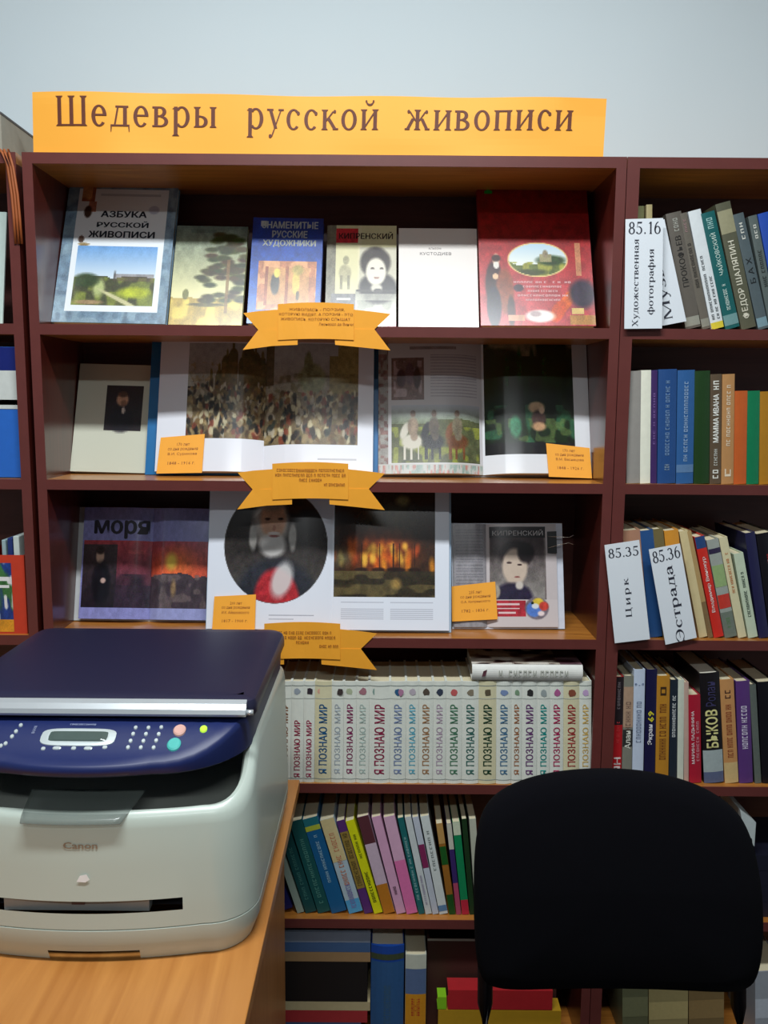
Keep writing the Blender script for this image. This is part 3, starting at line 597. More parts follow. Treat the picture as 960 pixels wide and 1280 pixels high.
# ------------------------------------------------------------------ displayed books leaning back
def display(name, label, group, z, Yb, pBL, pBR, py_top, lean, th, pic, cover, edge=None, tilt=0., spine=True):
    """closed book leaning against the back; returns root, width, height"""
    x0, x1 = xof(pBL, z, Yb), xof(pBR, z, Yb); W = x1-x0
    # height so that the top meets the wanted row
    H = .2
    for _ in range(12):
        P = Vector((0, Yb+H*math.sin(lean), z+H*math.cos(lean)))-CAM
        py = 640-F_PX*P.dot(UP)/P.dot(FW); H += (py-py_top)*P.dot(FW)/F_PX
    t = empty(name, ((x0+x1)/2, Yb, z+.0005), label, 'book', group, (-lean, tilt, 0)); a = W/2; tt = min(.0022, th*.3)
    V, Fc_ = join([(boxv(-a, a, -tt, 0, 0, H), BF), (boxv(-a, a, -th, -th+tt, 0, H), BF), (boxv(-a, -a+tt, -th+tt, -tt, 0, H), BF)])
    mesh('cover', V, Fc_, mat(edge or cover, .4), t)
    box('pages', (-a+tt, a-.003, -th+tt, -tt, .002, H-.002), PAGEW, t)
    if pic: sheet('cover_print', pic, lambda u, v: (-a+2*a*u, -th-.0004, H*v), t)
    def T(vf, cx, cy, ww, hh, col, nm='lettering'):
        P, Fq = fit(vf, ww*W, hh*H, -a+cx*W, cy*H); decal(nm, (P, Fq), lambda u, v: (u, -th-.0009, v), mat(col, .5), t)
    return t, T
gT = 'books displayed face out on the top exhibition shelf'
zA = ZS[0]; YB = .075; LN = math.radians(23)
# 1 blue grey cover with landscape
p = Pic(100, 118, (112, 138, 158)); p.N(p.box(0, 0, 1, 1), (140, 164, 178), 14, 1, .45, .7).N(p.box(0, 0, 1, 1), (92, 114, 134), 20, 2, .6, .6)
p.R(.10, .05, .92, .92, (228, 234, 238)); lb_ = p.box(.15, .47, .87, .88)
p.grad(lb_, (110, 160, 214), (214, 226, 234), .47, .7); p.put(lb_*(p.y > .70-.03*p.noise(14, 5)), (70, 74, 48))
p.N(lb_*(p.y > .69), (120, 130, 60), 16, 6, .5).E(.7, .79, .18, .05, (176, 186, 50), .5, 1, 0, lb_).E(.38, .76, .07, .08, (170, 180, 120), .5, 1, 0, lb_).E(.26, .71, .14, .06, (52, 70, 40), .4, 1, 0, lb_)
p.E(.6, .85, .28, .018, (200, 196, 150), .4, 1, .35, lb_).E(.3, .86, .16, .02, (160, 136, 100), .5, 1, 0, lb_).R(.5, .66, .86, .71, (96, 78, 70), .5).E(.51, .67, .008, .05, (80, 80, 80), .5)
p.R(.13, .02, .25, .14, (150, 82, 50)).N(p.box(.13, .0, .27, .14), (200, 140, 90), 20, 9, .55).R(.2, .14, .27, .22, (180, 120, 100)).E(.2, .22, .04, .05, (60, 40, 36)).E(.17, .42, .03, .03, (90, 70, 60)).E(.2, .455, .06, .012, (150, 130, 90))
p.E(.8, .2, .055, .035, (186, 190, 206)); p.R(.3, .085, .85, .1, (150, 158, 166), .5)
t, T = display('picture_book', 'large blue grey book with a landscape on white, first on the top exhibition shelf', gT, zA, YB, 68, 209, 238, LN, .018, p, (110, 136, 156), tilt=.012)
T(sans('АЗБУКА', .035), .53, .765, .42, .048, (20, 40, 58)); T(sans('РУССКОЙ', .035), .53, .692, .47, .048, (20, 40, 58)); T(sans('ЖИВОПИСИ', .035), .53, .618, .60, .048, (20, 40, 58))
# 2 pine landscape
p = Pic(70, 84, (170, 180, 150)); F_ = p.box(0, 0, 1, 1); p.grad(F_, (96, 112, 104), (222, 216, 160), 0, .7); p.put(p.y > .72+.03*p.noise(8, 3), (176, 150, 70)); p.N((p.y > .75)*1., (220, 196, 90), 9, 4, .5)
for k in range(60):
    r = random.Random(k); yy = r.uniform(.08, .78); p.E(.72+r.uniform(-1, 1)*(.06+.28*abs(math.sin(yy*3.1))), yy, .12, .035, (40+r.randint(0, 30), 44+r.randint(0, 26), 26), .5)
p.R(.74, .35, .78, .88, (120, 90, 50), .8).E(.2, .7, .05, .06, (110, 110, 60)).E(.5, .8, .3, .02, (90, 84, 40)); p.R(.2, .04, .55, .07, (70, 90, 84), .5)
display('picture_book', 'small green book with a tall pine on its cover', gT, zA, YB, 212, 303, 289, LN, .012, p, (150, 150, 110), tilt=.01)
# 3 blue cover
p = Pic(70, 96, (20, 62, 150)); F_ = p.box(0, 0, 1, 1); p.grad(F_, (16, 46, 124), (44, 110, 196)); q = p.box(.12, .42, .93, .88); p.put(q, (176, 116, 84)); p.N(q, (214, 156, 110), 18, 4, .5)
q2 = p.box(.24, .48, .83, .82); p.put(q2, (190, 140, 90)); p.E(.36, .63, .07, .12, (70, 70, 66)).E(.38, .53, .05, .05, (214, 196, 90)).E(.65, .62, .06, .13, (206, 180, 90)).E(.68, .74, .03, .05, (90, 80, 60)).E(.67, .5, .1, .06, (170, 150, 80), .4).R(.22, .47, .26, .83, (150, 88, 64)).R(.5, .47, .54, .83, (160, 96, 66)).R(.12, .03, .2, .08, (180, 180, 180))
t, T = display('picture_book', 'blue book with silver capitals above a framed pair of portraits', gT, zA, YB, 310, 400, 281, LN, .02, p, (18, 50, 130), tilt=.01)
for i, (s_, w_) in enumerate([('ЗНАМЕНИТЫЕ', .8), ('РУССКИЕ', .5), ('ХУДОЖНИКИ', .75)]): T(sans(s_, .03), .53, .93-.09*i, w_, .07, (196, 200, 190))
# 4 cream biography
p = Pic(76, 96, (210, 204, 160)); p.R(0, 0, .13, 1, (120, 116, 100)).R(.13, .03, .45, .18, (190, 40, 52)).R(.45, 0, .5, 1, (216, 208, 170)); p.R(.48, .22, 1, .95, (196, 192, 170)).grad(p.box(.42, .64, 1, .93), (150, 150, 136), (222, 222, 206), .64, .93)
p.N(p.box(.45, .68, 1, .92), (120, 124, 110), 8, 4, .5, .5, 14); p.E(.74, .62, .3, .17, (44, 40, 42), .2).R(.44, .64, 1, .66, (60, 56, 54)).E(.7, .37, .24, .17, (56, 50, 48), .2).E(.71, .46, .16, .15, (222, 216, 198), .2).E(.66, .43, .035, .012, (90, 80, 76)).E(.79, .43, .035, .012, (90, 80, 76)).E(.72, .52, .05, .01, (160, 130, 120)).E(.72, .62, .1, .05, (200, 196, 180), .4).E(.74, .65, .07, .03, (70, 66, 66)).R(.44, .68, 1, .74, (180, 180, 164), .7)
p.E(.28, .35, .05, .05, (150, 146, 116)).E(.27, .48, .1, .1, (170, 164, 130)).R(.2, .5, .24, .64, (140, 136, 110)).R(.3, .5, .34, .64, (140, 136, 110)).R(.08, .68, .42, .98, (110, 110, 112)).R(.16, .72, .36, .74, (200, 200, 196)).R(.18, .78, .34, .8, (200, 200, 196)).R(.16, .84, .36, .86, (200, 200, 196)).R(.86, .94, 1, 1, (226, 150, 160)).R(.42, .94, .86, 1, (236, 230, 220))
t, T = display('picture_book', 'cream biography with a curly haired portrait and a red title block', gT, zA, YB, 406, 495, 285, LN, .007, p, (216, 206, 170))
T(sans('КИПРЕНСКИЙ', .02), .56, .90, .78, .075, (60, 34, 34))
# 5 white album
p = Pic(40, 50, (222, 216, 210)); t, T = display('picture_book', 'plain white book with a small grey title, top exhibition shelf', gT, zA, YB, 498, 598, 289, LN, .01, p, (214, 208, 202))
T(sans('АЛЬБОМ'), .46, .79, .16, .02, (130, 124, 124)); T(sans('КУСТОДИЕВ'), .47, .735, .4, .035, (100, 94, 96))
# 6 big red book
p = Pic(104, 124, (150, 26, 30)); F_ = p.box(0, 0, 1, 1); p.grad(F_, (138, 14, 16), (176, 66, 70), .2, .8)
q = p.ell(.52, .54, .275, .126, .05); p.put(q, (222, 196, 130)); q = p.ell(.52, .54, .26, .116, .03); p.grad(q, (176, 204, 222), (220, 226, 220), .42, .56); p.put(q*(p.y > .55+.05*p.noise(9, 2)-.02), (92, 104, 44)); p.N(q*(p.y > .56), (150, 150, 60), 22, 5, .5).E(.64, .545, .16, .045, (44, 66, 32), .4, 1, 0, q).R(.54, .5, .64, .56, (150, 140, 104), .9).E(.59, .5, .03, .035, (130, 120, 96), .4).E(.46, .63, .2, .03, (60, 70, 30), .5, 1, 0, q)
p.E(.13, .72, .09, .19, (54, 26, 30), .2).E(.22, .76, .09, .18, (128, 62, 36), .25).E(.12, .87, .07, .16, (34, 28, 44), .2).E(.27, .9, .04, .12, (60, 30, 30), .3).E(.15, .545, .035, .055, (220, 190, 160), .3).E(.15, .53, .045, .03, (60, 30, 26), .3).E(.15, .58, .03, .03, (216, 210, 200), .3).E(.14, .66, .03, .025, (220, 180, 140)).E(.34, .74, .05, .03, (56, 34, 50))
p.E(.76, .83, .12, .05, (216, 96, 30), .25, 1, -.8).E(.68, .9, .1, .06, (206, 76, 24), .25, 1, -.8).E(.9, .78, .14, .12, (44, 32, 52), .35).R(.78, .93, 1, .99, (170, 120, 60)).R(.8, .88, .9, .92, (210, 180, 110)).E(.52, .935, .15, .05, (226, 220, 212), .3).E(.48, .92, .06, .025, (170, 150, 150), .4).R(.24, .93, .38, .97, (190, 140, 110)).R(.86, .42, .9, .65, (206, 180, 120), .6)
t, T = display('picture_book', 'large red book with an oval landscape and a violin, beside the right post', gT, zA, .07, 600, 742, 239, LN, .02, p, (140, 20, 26), tilt=-.004)
for i in range(5): T(scribble(14-2*(i % 3), 1, 90+i), .55, .300-.031*i, (.50, .34, .26, .44, .3)[i], .013, (224, 190, 190))
T(([(0, 0), (1, 0), (1, .7), (.5, 1), (0, .7)], [(0, 1, 2, 3, 4)]), .1, .955, .07, .03, (20, 170, 50), 'sticker')

# ------------------------------------------------------------------ open books
def openbook(name, label, group, z, Yb, pxL, pxG, pxR, py_top, lean, thk, picL, picR, covc, ext=(.0, .0), bulge=.012, tilt=0., drop=0.):
    xg = xof(pxG, z, Yb); wl = xg-xof(pxL, z, Yb); wr = xof(pxR, z, Yb)-xg; H = .2
    for _ in range(12):
        P = Vector((0, Yb+H*math.sin(lean), z+H*math.cos(lean)))-CAM
        py = 640-F_PX*P.dot(UP)/P.dot(FW); H += (py-py_top)*P.dot(FW)/F_PX
    t = empty(name, (xg, Yb, z+.0005), label, 'book', group, (-lean, tilt, 0))
    def sy(s): # s 0 gutter .. 1 edge
        return -(thk*.35+bulge*(1-(1-min(s/.38, 1))**2)*(1-.55*max(0, (s-.38)/.62)**1.6)+thk*.65*min(s/.2, 1)**.7)
    z0 = .004
    for sd, wd, pic in ((-1, wl, picL), (1, wr, picR)):
        n = 18; ss = [i/n for i in range(n+1)]
        F1 = [(sd*wd*s, sy(s)) for s in ss]
        V = [(x, y, zz) for zz in (z0, z0+H) for x, y in F1]+[(sd*wd*s, -.0025, zz) for zz in (z0, z0+H) for s in ss]; N = n+1; Fc_ = []
        for i in range(n):
            Fc_ += [(i, i+1, N+i+1, N+i), (N+i, N+i+1, 3*N+i+1, 3*N+i), (i, 2*N+i, 2*N+i+1, i+1), (3*N+i, 3*N+i+1, 2*N+i+1, 2*N+i)]
        Fc_ += [(n, 2*N+n, 3*N+n, N+n), (0, N, 3*N, 2*N)]
        if sd < 0: Fc_ = [f[::-1] for f in Fc_]
        pg = mesh('page_block', V, Fc_, PAGEW, t, smooth=False)
        def fn(u, v, sd=sd, wd=wd): 
            s = (1-u) if sd < 0 else u; return (sd*wd*s, sy(s)-.0004, z0+H*v)
        sheet('printed_page', pic, fn, pg, printmat(.22, .6))
    a, b = -(wl+.003+ext[0]), wr+.003+ext[1]
    box('cover', (a, b, -.0022, 0, 0, H+.006), mat(covc, .35), t)
    def T(vf, cx, cy, ww, hh, col, side):
        wd = wr if side > 0 else wl
        P_, Fq = fit(vf, ww*wd, hh*H, (cx if side > 0 else cx-1)*wd, cy*H+z0)
        decal('lettering', (P_, Fq), lambda u, v: (u, sy(min(abs(u)/wd, 1))-.0009, v), mat(col, .5), t)
    return t, T, Yb
def crowd(p, m, y0, seed, n=260):
    r = random.Random(seed); cols = [(196, 186, 150), (90, 70, 50), (50, 44, 36), (150, 130, 90), (60, 66, 60), (170, 160, 140), (110, 84, 50), (34, 30, 30), (120, 60, 44)]
    for k in range(n):
        yy = r.uniform(y0, .98); sz = .015+.03*yy; p.E(r.random(), yy, sz*r.uniform(.5, 1.), sz*r.uniform(.8, 1.8), r.choice(cols), .4, .9, r.uniform(-.6, .6), m)
def sub(big, small, x0, y0, x1, y1):
    X0, X1 = int(x0*big.W), int(x1*big.W); Y0, Y1 = int(y0*big.H), int(y1*big.H)
    yi = np.linspace(0, small.H-1, Y1-Y0).astype(int); xi = np.linspace(0, small.W-1, X1-X0).astype(int)
    big.a[Y0:Y1, X0:X1] = small.a[yi][:, xi]
zB = ZS[1]
gO = 'open art albums on the exhibition shelves'
c1 = Pic(104, 104, (168, 164, 146)); F_ = c1.box(0, 0, 1, 1); c1.grad(F_, (160, 160, 158), (120, 104, 76), .1, .7)
for (x, yt, w_) in [(.50, .1, .07), (.58, .03, .06), (.7, .12, .05), (.78, .0, .07), (.86, .05, .06), (.95, .1, .05), (.4, .26, .04), (.3, .32, .03)]:
    c1.R(x-w_, yt+.08, x+w_, .6, (92, 80, 50)).E(x, yt+.09, w_, .08, (78, 74, 46), .2).E(x, yt, .02, .06, (100, 90, 50), .4)
c1.N(F_*(c1.y > .2), (130, 104, 60), 26, 3, .6, .5); crowd(c1, F_*(c1.y > .38), .42, 5, 320); c1.put((c1.x+.6*(.5-c1.y) < .12)*(c1.y < .45)*1., (170, 168, 156), .8)
c2 = Pic(94, 104, (150, 146, 120)); F_ = c2.box(0, 0, 1, 1); c2.grad(F_, (166, 170, 170), (120, 104, 76), .1, .7); c2.E(.5, .35, .16, .17, (126, 130, 96), .2).E(.46, .2, .05, .14, (110, 116, 84), .3).R(.68, .12, 1, .5, (136, 124, 80)).R(.78, .0, 1, .3, (150, 136, 84)).R(0, .0, .08, .4, (90, 80, 54)).N(F_*(c2.y > .3), (90, 84, 50), 24, 8, .6, .5)
crowd(c2, F_*(c2.y > .44), .48, 9, 300)
A1 = Pic(124, 150, (228, 230, 238)); sub(A1, c1, .28, .05, 1, .76); A2 = Pic(128, 150, (230, 232, 240)); sub(A2, c2, 0, .05, .86, .8); A2.R(.5, .9, .85, .91, (190, 190, 196))
LB = math.radians(17)
alb1, T, _ = openbook('open_album', 'large open blue album showing a crowded square scene across both pages', gO, zB, .115, 196, 329, 466, 430, LB, .012, A1, A2, (18, 104, 162), ext=(.022, .008))
# cream book with dark portrait
p = Pic(60, 76, (204, 206, 188)); p.R(.38, .2, .86, .62, (34, 26, 32)).E(.6, .33, .09, .07, (196, 150, 120), .3).E(.6, .28, .08, .035, (90, 60, 44), .4).E(.62, .36, .05, .035, (140, 100, 76), .4).E(.6, .52, .18, .13, (22, 18, 30), .3).E(.62, .43, .03, .04, (210, 200, 190), .4)
t, T = display('picture_book', 'cream book with a small dark portrait, left end of the second exhibition shelf', 'single books on the lower exhibition shelves', zB, .14, 90, 186, 461, math.radians(18), .012, p, (200, 200, 184), tilt=.02)
# second open book
p1 = Pic(96, 130, (206, 204, 206)); p1.R(0, 0, .09, 1, (150, 146, 140)).N(p1.box(0, 0, .09, 1), (120, 84, 80), 30, 3, .5, .8, 40); p1.R(.13, .15, .44, .46, (120, 96, 90)).N(p1.box(.15, .17, .42, .44), (170, 150, 150), 20, 6, .5)
p1.E(.22, .3, .05, .08, (70, 50, 56)).E(.3, .27, .05, .1, (90, 70, 76)).E(.37, .3, .04, .09, (60, 46, 46)); 
for yy in np.arange(.12, .43, .022): p1.R(.5, yy, .95, yy+.008, (150, 146, 156), .6)
p1.R(.3, .06, .75, .085, (120, 100, 96), .6); q = p1.box(.12, .5, .97, .92); p1.grad(q, (190, 196, 206), (92, 104, 60), .5, .7); p1.put(q*(p1.y > .6+.05*p1.noise(5, 4)), (86, 90, 60)); p1.N(q*(p1.y > .66), (130, 136, 60), 18, 7, .5)
for (x, c) in [(.32, (206, 200, 184)), (.52, (40, 40, 44)), (.75, (112, 70, 44))]: p1.E(x, .77, .12, .065, c, .3, 1, 0, q).E(x-.07, .69, .04, .08, c, .3, 1, .5, q).R(x-.08, .8, x-.055, .9, c).R(x-.02, .8, x, .9, c).R(x+.05, .8, x+.07, .9, c)
for (x, c, cc) in [(.32, (214, 206, 180), (150, 130, 110)), (.52, (44, 44, 48), (90, 80, 70)), (.74, (130, 84, 50), (120, 110, 90))]: p1.E(x+.01, .66, .06, .08, cc, .3, 1, 0, q).E(x+.02, .73, .04, .04, cc, .3, 1, 0, q).E(x+.01, .565, .03, .03, (130, 110, 96), .3, 1, 0, q)
p1.R(0, .93, 1, 1, (190, 190, 184)).N(p1.box(0, .94, 1, 1), (120, 150, 140), 60, 8, .5, .6, 20).N(p1.box(0, .94, 1, 1), (190, 100, 90), 60, 18, .6, .6, 20)
p2 = Pic(104, 130, (226, 228, 232)); q = p2.box(.02, .02, .86, .86); p2.grad(q, (70, 66, 40), (20, 30, 18), 0, .2); p2.N(q, (24, 40, 20), 12, 4, .4); p2.N(q*(p2.y < .14), (150, 130, 100), 7, 31, .45, .8)
for k in range(14):
    r = random.Random(k+50); x = .05+.06*k; p2.E(x, .2+.1*r.random(), .03, .16, (18, 34+r.randint(0, 30), 20), .4, .9, 0, q)
p2.N(q*(p2.y > .5), (50, 100, 70), 14, 14, .55, .8).N(q*(p2.y > .6), (90, 110, 60), 20, 15, .62, .7).E(.5, .52, .09, .05, (190, 160, 124), .3).E(.52, .6, .08, .07, (70, 50, 46), .3).E(.52, .66, .08, .04, (180, 140, 104), .4).E(.55, .54, .03, .03, (210, 180, 150), .3).E(.3, .66, .07, .1, (50, 120, 84), .4).R(.02, .78, .86, .86, (24, 18, 26), .8)
alb2, T, _ = openbook('open_album', 'open book with a dark forest picture, right of the blue album', gO, zB, .115, 473, 604, 737, 429, LB, .01, p1, p2, (120, 110, 104), ext=(.004, .0), bulge=.014, tilt=-.008)
# third shelf
zC = ZS[2]
p1 = Pic(96, 110, (136, 138, 196)); q = p1.box(0.02, .3, 1, .9); p1.grad(q, (180, 70, 80), (60, 44, 60), .3, .8); p1.grad(p1.box(0.02, .34, .52, .9), (70, 56, 60), (30, 26, 34), .34, .9); p1.E(.27, .44, .07, .08, (200, 170, 150), .3).E(.27, .39, .08, .045, (50, 36, 34), .4).E(.3, .68, .16, .22, (20, 18, 26), .3).E(.33, .66, .05, .03, (190, 160, 150), .4).N(p1.box(.5, .6, 1, .9), (44, 34, 46), 6, 4, .45).R(.5, .7, 1, .9, (50, 40, 54), .7).R(.68, .38, .92, .42, (200, 90, 90), .5)
p2 = Pic(96, 110, (140, 144, 200)); q = p2.box(0, .3, .97, .9); p2.grad(q, (170, 80, 96), (206, 84, 60), .3, .55); p2.E(.45, .5, .4, .2, (230, 120, 60), .9, .9, 0, q).E(.35, .48, .13, .1, (246, 210, 90), .6, 1, 0, q); p2.put(q*(p2.y > .58+.05*p2.noise(8, 5)), (66, 56, 64)); p2.N(q*(p2.y > .6), (110, 96, 96), 9, 6, .5, .7, 16).E(.4, .72, .06, .1, (160, 130, 90), .6, .8, 0, q).R(0, .9, 1, 1, (150, 156, 206))
alb3, T, _ = openbook('open_album', 'small open lilac book with a red sunset sea, left end of the third shelf', gO, zC, .115, 101, 187, 263, 641, math.radians(15), .012, p1, p2, (190, 194, 196), ext=(.014, .0), bulge=.008, tilt=.006)
T(sans('моря', .035), .56, .80, .80, .17, (26, 22, 40), -1)
p1 = Pic(130, 150, (226, 230, 240)); q = p1.ell(.545, .42, .42, .405, .02); p1.put(q, (44, 38, 34)); p1.grad(q, (30, 24, 22), (84, 80, 78), .2, .8)
p1.E(.55, .78, .36, .3, (44, 46, 54), .2, 1, 0, q).E(.56, .82, .2, .26, (176, 44, 52), .15, 1, -.1, q).E(.6, .66, .1, .16, (214, 210, 208), .4, .9, .4, q).E(.5, .26, .17, .2, (170, 160, 150), .3, 1, 0, q).E(.52, .24, .12, .15, (190, 142, 112), .25, 1, 0, q).E(.5, .13, .13, .06, (150, 130, 112), .4, 1, 0, q).E(.52, .42, .13, .1, (196, 192, 188), .35, 1, 0, q).E(.36, .36, .04, .12, (170, 166, 160), .4, 1, 0, q).E(.68, .36, .04, .12, (170, 166, 160), .4, 1, 0, q)
p1.E(.475, .235, .03, .012, (60, 36, 30), .5).E(.58, .235, .03, .012, (60, 36, 30), .5).E(.53, .3, .018, .03, (150, 100, 80), .5).E(.53, .355, .05, .012, (120, 60, 54), .5).E(.53, .335, .06, .014, (200, 190, 184), .5)
p1.R(.5, .9, .86, .905, (170, 174, 186)).R(.5, .93, .7, .935, (180, 184, 196))
p2 = Pic(124, 150, (228, 232, 242)); q = p2.box(0.02, 0, .88, .77); p2.grad(q, (34, 22, 18), (62, 40, 28), 0, .6); r = random.Random(4)
p2.E(.5, .2, .4, .2, (70, 66, 40), .8, .7, 0, q).E(.6, .1, .08, .05, (150, 140, 90), .6, .8, 0, q).E(.42, .46, .4, .2, (170, 70, 24), .9, 1, 0, q)
for k in range(34):
    x = r.gauss(.45, .17); yy = r.uniform(.42, .56); p2.E(x, yy, .035, r.uniform(.04, .1), r.choice([(240, 150, 40), (250, 190, 70), (220, 100, 30), (180, 70, 30)]), .7, .8, r.uniform(-.4, .4), q)
for x in (.25, .4, .52, .57, .7): p2.R(x, .4, x+.012, .6, (50, 26, 18), .8).E(x, .585, .07, .02, (40, 22, 18), .4, .9, 0, q)
p2.put(q*(p2.y > .59), (48, 46, 34), .75); p2.N(q*(p2.y > .59), (110, 96, 60), 8, 8, .5, .7, 30).E(.55, .68, .06, .05, (190, 150, 80), .7, .7, 0, q).E(.08, .5, .14, .1, (96, 100, 80), .8, .7, 0, q)
for c0, c1_ in ((.08, .44), (.5, .86)):
    for yy in np.arange(.81, .93, .014): p2.R(c0, yy, c1_, yy+.005, (176, 178, 190), .7)
alb4, T, _ = openbook('open_album', 'big open album with an oval bearded portrait and burning ships', gO, zC, .045, 259, 414, 561, 612, math.radians(14), .009, p1, p2, (170, 196, 220), ext=(.0, .002), bulge=.006)
p1 = Pic(50, 90, (150, 146, 150)); 
for yy in np.arange(.06, .95, .018): p1.R(.08, yy, .9, yy+.007, (110, 108, 116), .55)
p2 = Pic(90, 110, (200, 190, 190)); q = p2.box(.07, .06, .82, .96); p2.put(p2.box(.05, .03, .84, .75), (120, 110, 108)); p2.R(.05, .03, .84, .14, (36, 30, 34)); q = p2.box(.06, .14, .82, .74); p2.grad(q, (70, 58, 60), (150, 146, 140), .14, .74)
p2.E(.42, .3, .26, .15, (44, 34, 36), .2, 1, 0, q).E(.4, .42, .2, .2, (206, 186, 168), .2, 1, 0, q).E(.56, .28, .14, .12, (40, 32, 34), .3, 1, 0, q).E(.32, .38, .045, .014, (66, 50, 48), .4).E(.47, .4, .04, .014, (66, 50, 48), .4).E(.43, .52, .05, .012, (150, 90, 86), .5).E(.36, .72, .32, .16, (44, 38, 60), .2, 1, 0, q).E(.46, .6, .07, .05, (210, 200, 190), .4, 1, 0, q).E(.12, .66, .08, .08, (176, 166, 150), .3, 1, 0, q)
p2.R(0.0, .74, 1, 1, (206, 196, 196)).R(.0, .745, .54, .9, (176, 50, 62)).R(.08, .775, .46, .79, (230, 200, 200)).R(.08, .815, .46, .83, (230, 200, 200)).R(.16, .855, .4, .87, (230, 200, 200))
p2.E(.7, .82, .18, .115, (120, 110, 120), .12).E(.66, .83, .12, .08, (90, 130, 210), .2).E(.72, .76, .09, .045, (226, 196, 70), .3).E(.8, .8, .08, .05, (200, 70, 60), .3).E(.68, .8, .06, .03, (220, 226, 232), .3).E(.64, .77, .025, .015, (30, 40, 30), .3).E(.76, .87, .06, .03, (240, 220, 220), .4)
alb5, T, _ = openbook('open_album', 'small open booklet showing a painter biography, right end of the third shelf', gO, zC, .075, 567, 609, 697, 657, math.radians(15), .006, p1, p2, (206, 210, 222), ext=(0, .012), bulge=.004, tilt=-.008)
T(sans('КИПРЕНСКИЙ', .0), .45, .915, .72, .06, (200, 196, 196), 1)
# binder clip on the booklet
def localpx(root, px, py, off):
    root_m = Matrix.Translation(root.location) @ root.rotation_euler.to_matrix().to_4x4(); n = (root_m.to_3x3() @ Vector((0, 1, 0))); P0 = root_m @ Vector((0, off, 0))
    return onplane(px, py, P0, n)
cw = localpx(alb5, 684, 678, -.009); rm = alb5.rotation_euler
cl = empty('binder_clip', tuple(cw), 'black binder clip with wire handles gripping the open booklet', 'clip', None, tuple(rm))
V = [(x, y, z_) for z_ in (-.0235, .0235) for x, y in ((0, -.0015), (.019, -.0075), (.0195, .0155), (0, .0095))]
mesh('clip_body', V, [(0, 1, 5, 4), (1, 2, 6, 5), (2, 3, 7, 6), (0, 3, 2, 1), (4, 5, 6, 7), (3, 0, 4, 7)], mat((12, 12, 14), .4), cl)
tube('wire_handle', [(.001, -.0035, .0125), (.02, -.0095, .0115), (.046, -.012, .0095), (.053, -.012, .014), (.057, -.012, .0145)], .0009, mat((200, 196, 190), .25, .05, 60, .9), cl, 6)
tube('wire_handle', [(.001, -.0035, -.0125), (.02, -.0095, -.007), (.044, -.012, -.0015), (.052, -.012, -.005), (.057, -.012, -.0055)], .0009, mat((200, 196, 190), .25, .05, 60, .9), cl, 6)

# ------------------------------------------------------------------ orange name tags
def nametag(root, off, TL, TR, BR, BL, label, lines):
    P = [localpx(root, *q, off) for q in (BL, BR, TR, TL)]; O = P[0].copy(); nrm = (P[1]-P[0]).cross(P[3]-P[0]).normalized()
    if nrm.y > 0: nrm = -nrm
    t = empty('name_tag', tuple(O), label, 'tag', 'orange anniversary tags by the open books')
    V = [tuple(p-O+nrm*k*.0004) for k in (1, -1) for p in P]
    mesh('card', V, [(0, 1, 2, 3), (7, 6, 5, 4), (0, 4, 5, 1), (1, 5, 6, 2), (2, 6, 7, 3), (3, 7, 4, 0)], ORANGE, t)
    ux = P[1]-P[0]; uz = P[3]-P[0]; W = ux.length; H = uz.length; ux.normalize(); uz.normalize(); q = nrm*.0009
    for (s_, cy, ww) in lines:
        vv = fit(sans(s_), W*ww, H*.085, W*.52, H*cy); decal('lettering', vv, lambda u, v: tuple(ux*u+uz*v+q), ORTX, t)
    # folded foot that keeps the tag standing
    b0, b1 = Vector((0, 0, 0)), P[1]-O
    return t
ln = lambda n_, nm, yr: [(n_, .80, .28), ('со дня рождения', .66, .66), (nm, .53, .64), (yr, .28, .60)]
nametag(alb1, -.027, (201, 547), (256, 542.5), (252.5, 591), (195.5, 592), 'orange tag against the crowded scene of the blue album', ln('170 лет', 'В.И. Сурикова', '1848 - 1916 г.'))
nametag(alb2, -.027, (682.5, 554), (737, 560), (740, 598), (686, 596), 'orange tag on the dark forest page, by the right post', ln('170 лет', 'В.М. Васнецова', '1848 - 1926 г.'))
nametag(alb4, -.019, (268, 745.5), (320, 743), (318.5, 788), (265, 788), 'orange tag below the oval portrait, just above the printer lid', ln('200 лет', 'И.К. Айвазовского', '1817 - 1900 г.'))
nametag(alb5, -.014, (564.5, 733), (619, 727), (622, 774), (565, 777), 'orange tag on the small booklet with the binder clip', ln('235 лет', 'О.А. Кипренского', '1782 - 1836 г.'))

# ------------------------------------------------------------------ left bookcase contents
zL0 = ZS[0]
def slab(name, label, cat, loc, rot, sx, sy_, sz, m, bands=(), kid='cover'):
    t = empty(name, loc, label, cat, None, rot); box(kid, (-sx, 0, 0, sy_, 0, sz), m, t, .0015)
    for (z0, z1, c) in bands: box('printed_band', (-sx+.0005, -.0005, -.0008, -.0001, z0*sz, z1*sz), mat(c, .35), t)
    return t
xr_ = XL1-PW
slab('magazine', 'pale mint magazine leaning on the top shelf of the left bookcase', 'magazine', (xof(3, zL0, .03), .03, zL0+.001), (math.radians(-8), math.radians(1.5), 0), .21, .006, .225, mat((196, 214, 208), .3))
zz = ZS[1]
slab('box_file', 'blue box file with a white band on the second shelf of the left bookcase', 'box file', (xof(27, zz, .02), .02, zz+.001), (0, 0, 0), .3, .08, .262, mat((40, 104, 196), .4), [(.53, .82, (206, 212, 208)), (.56, .6, (236, 240, 240)), (.82, .995, (20, 34, 110))])
zz = ZS[2]
rd = empty('magazine_holder', (xof(34, zz, .01), .012, zz), 'red magazine holder with a picture label beside the left bookcase post', 'holder')
hz = zof(20, 694, .012)-zz
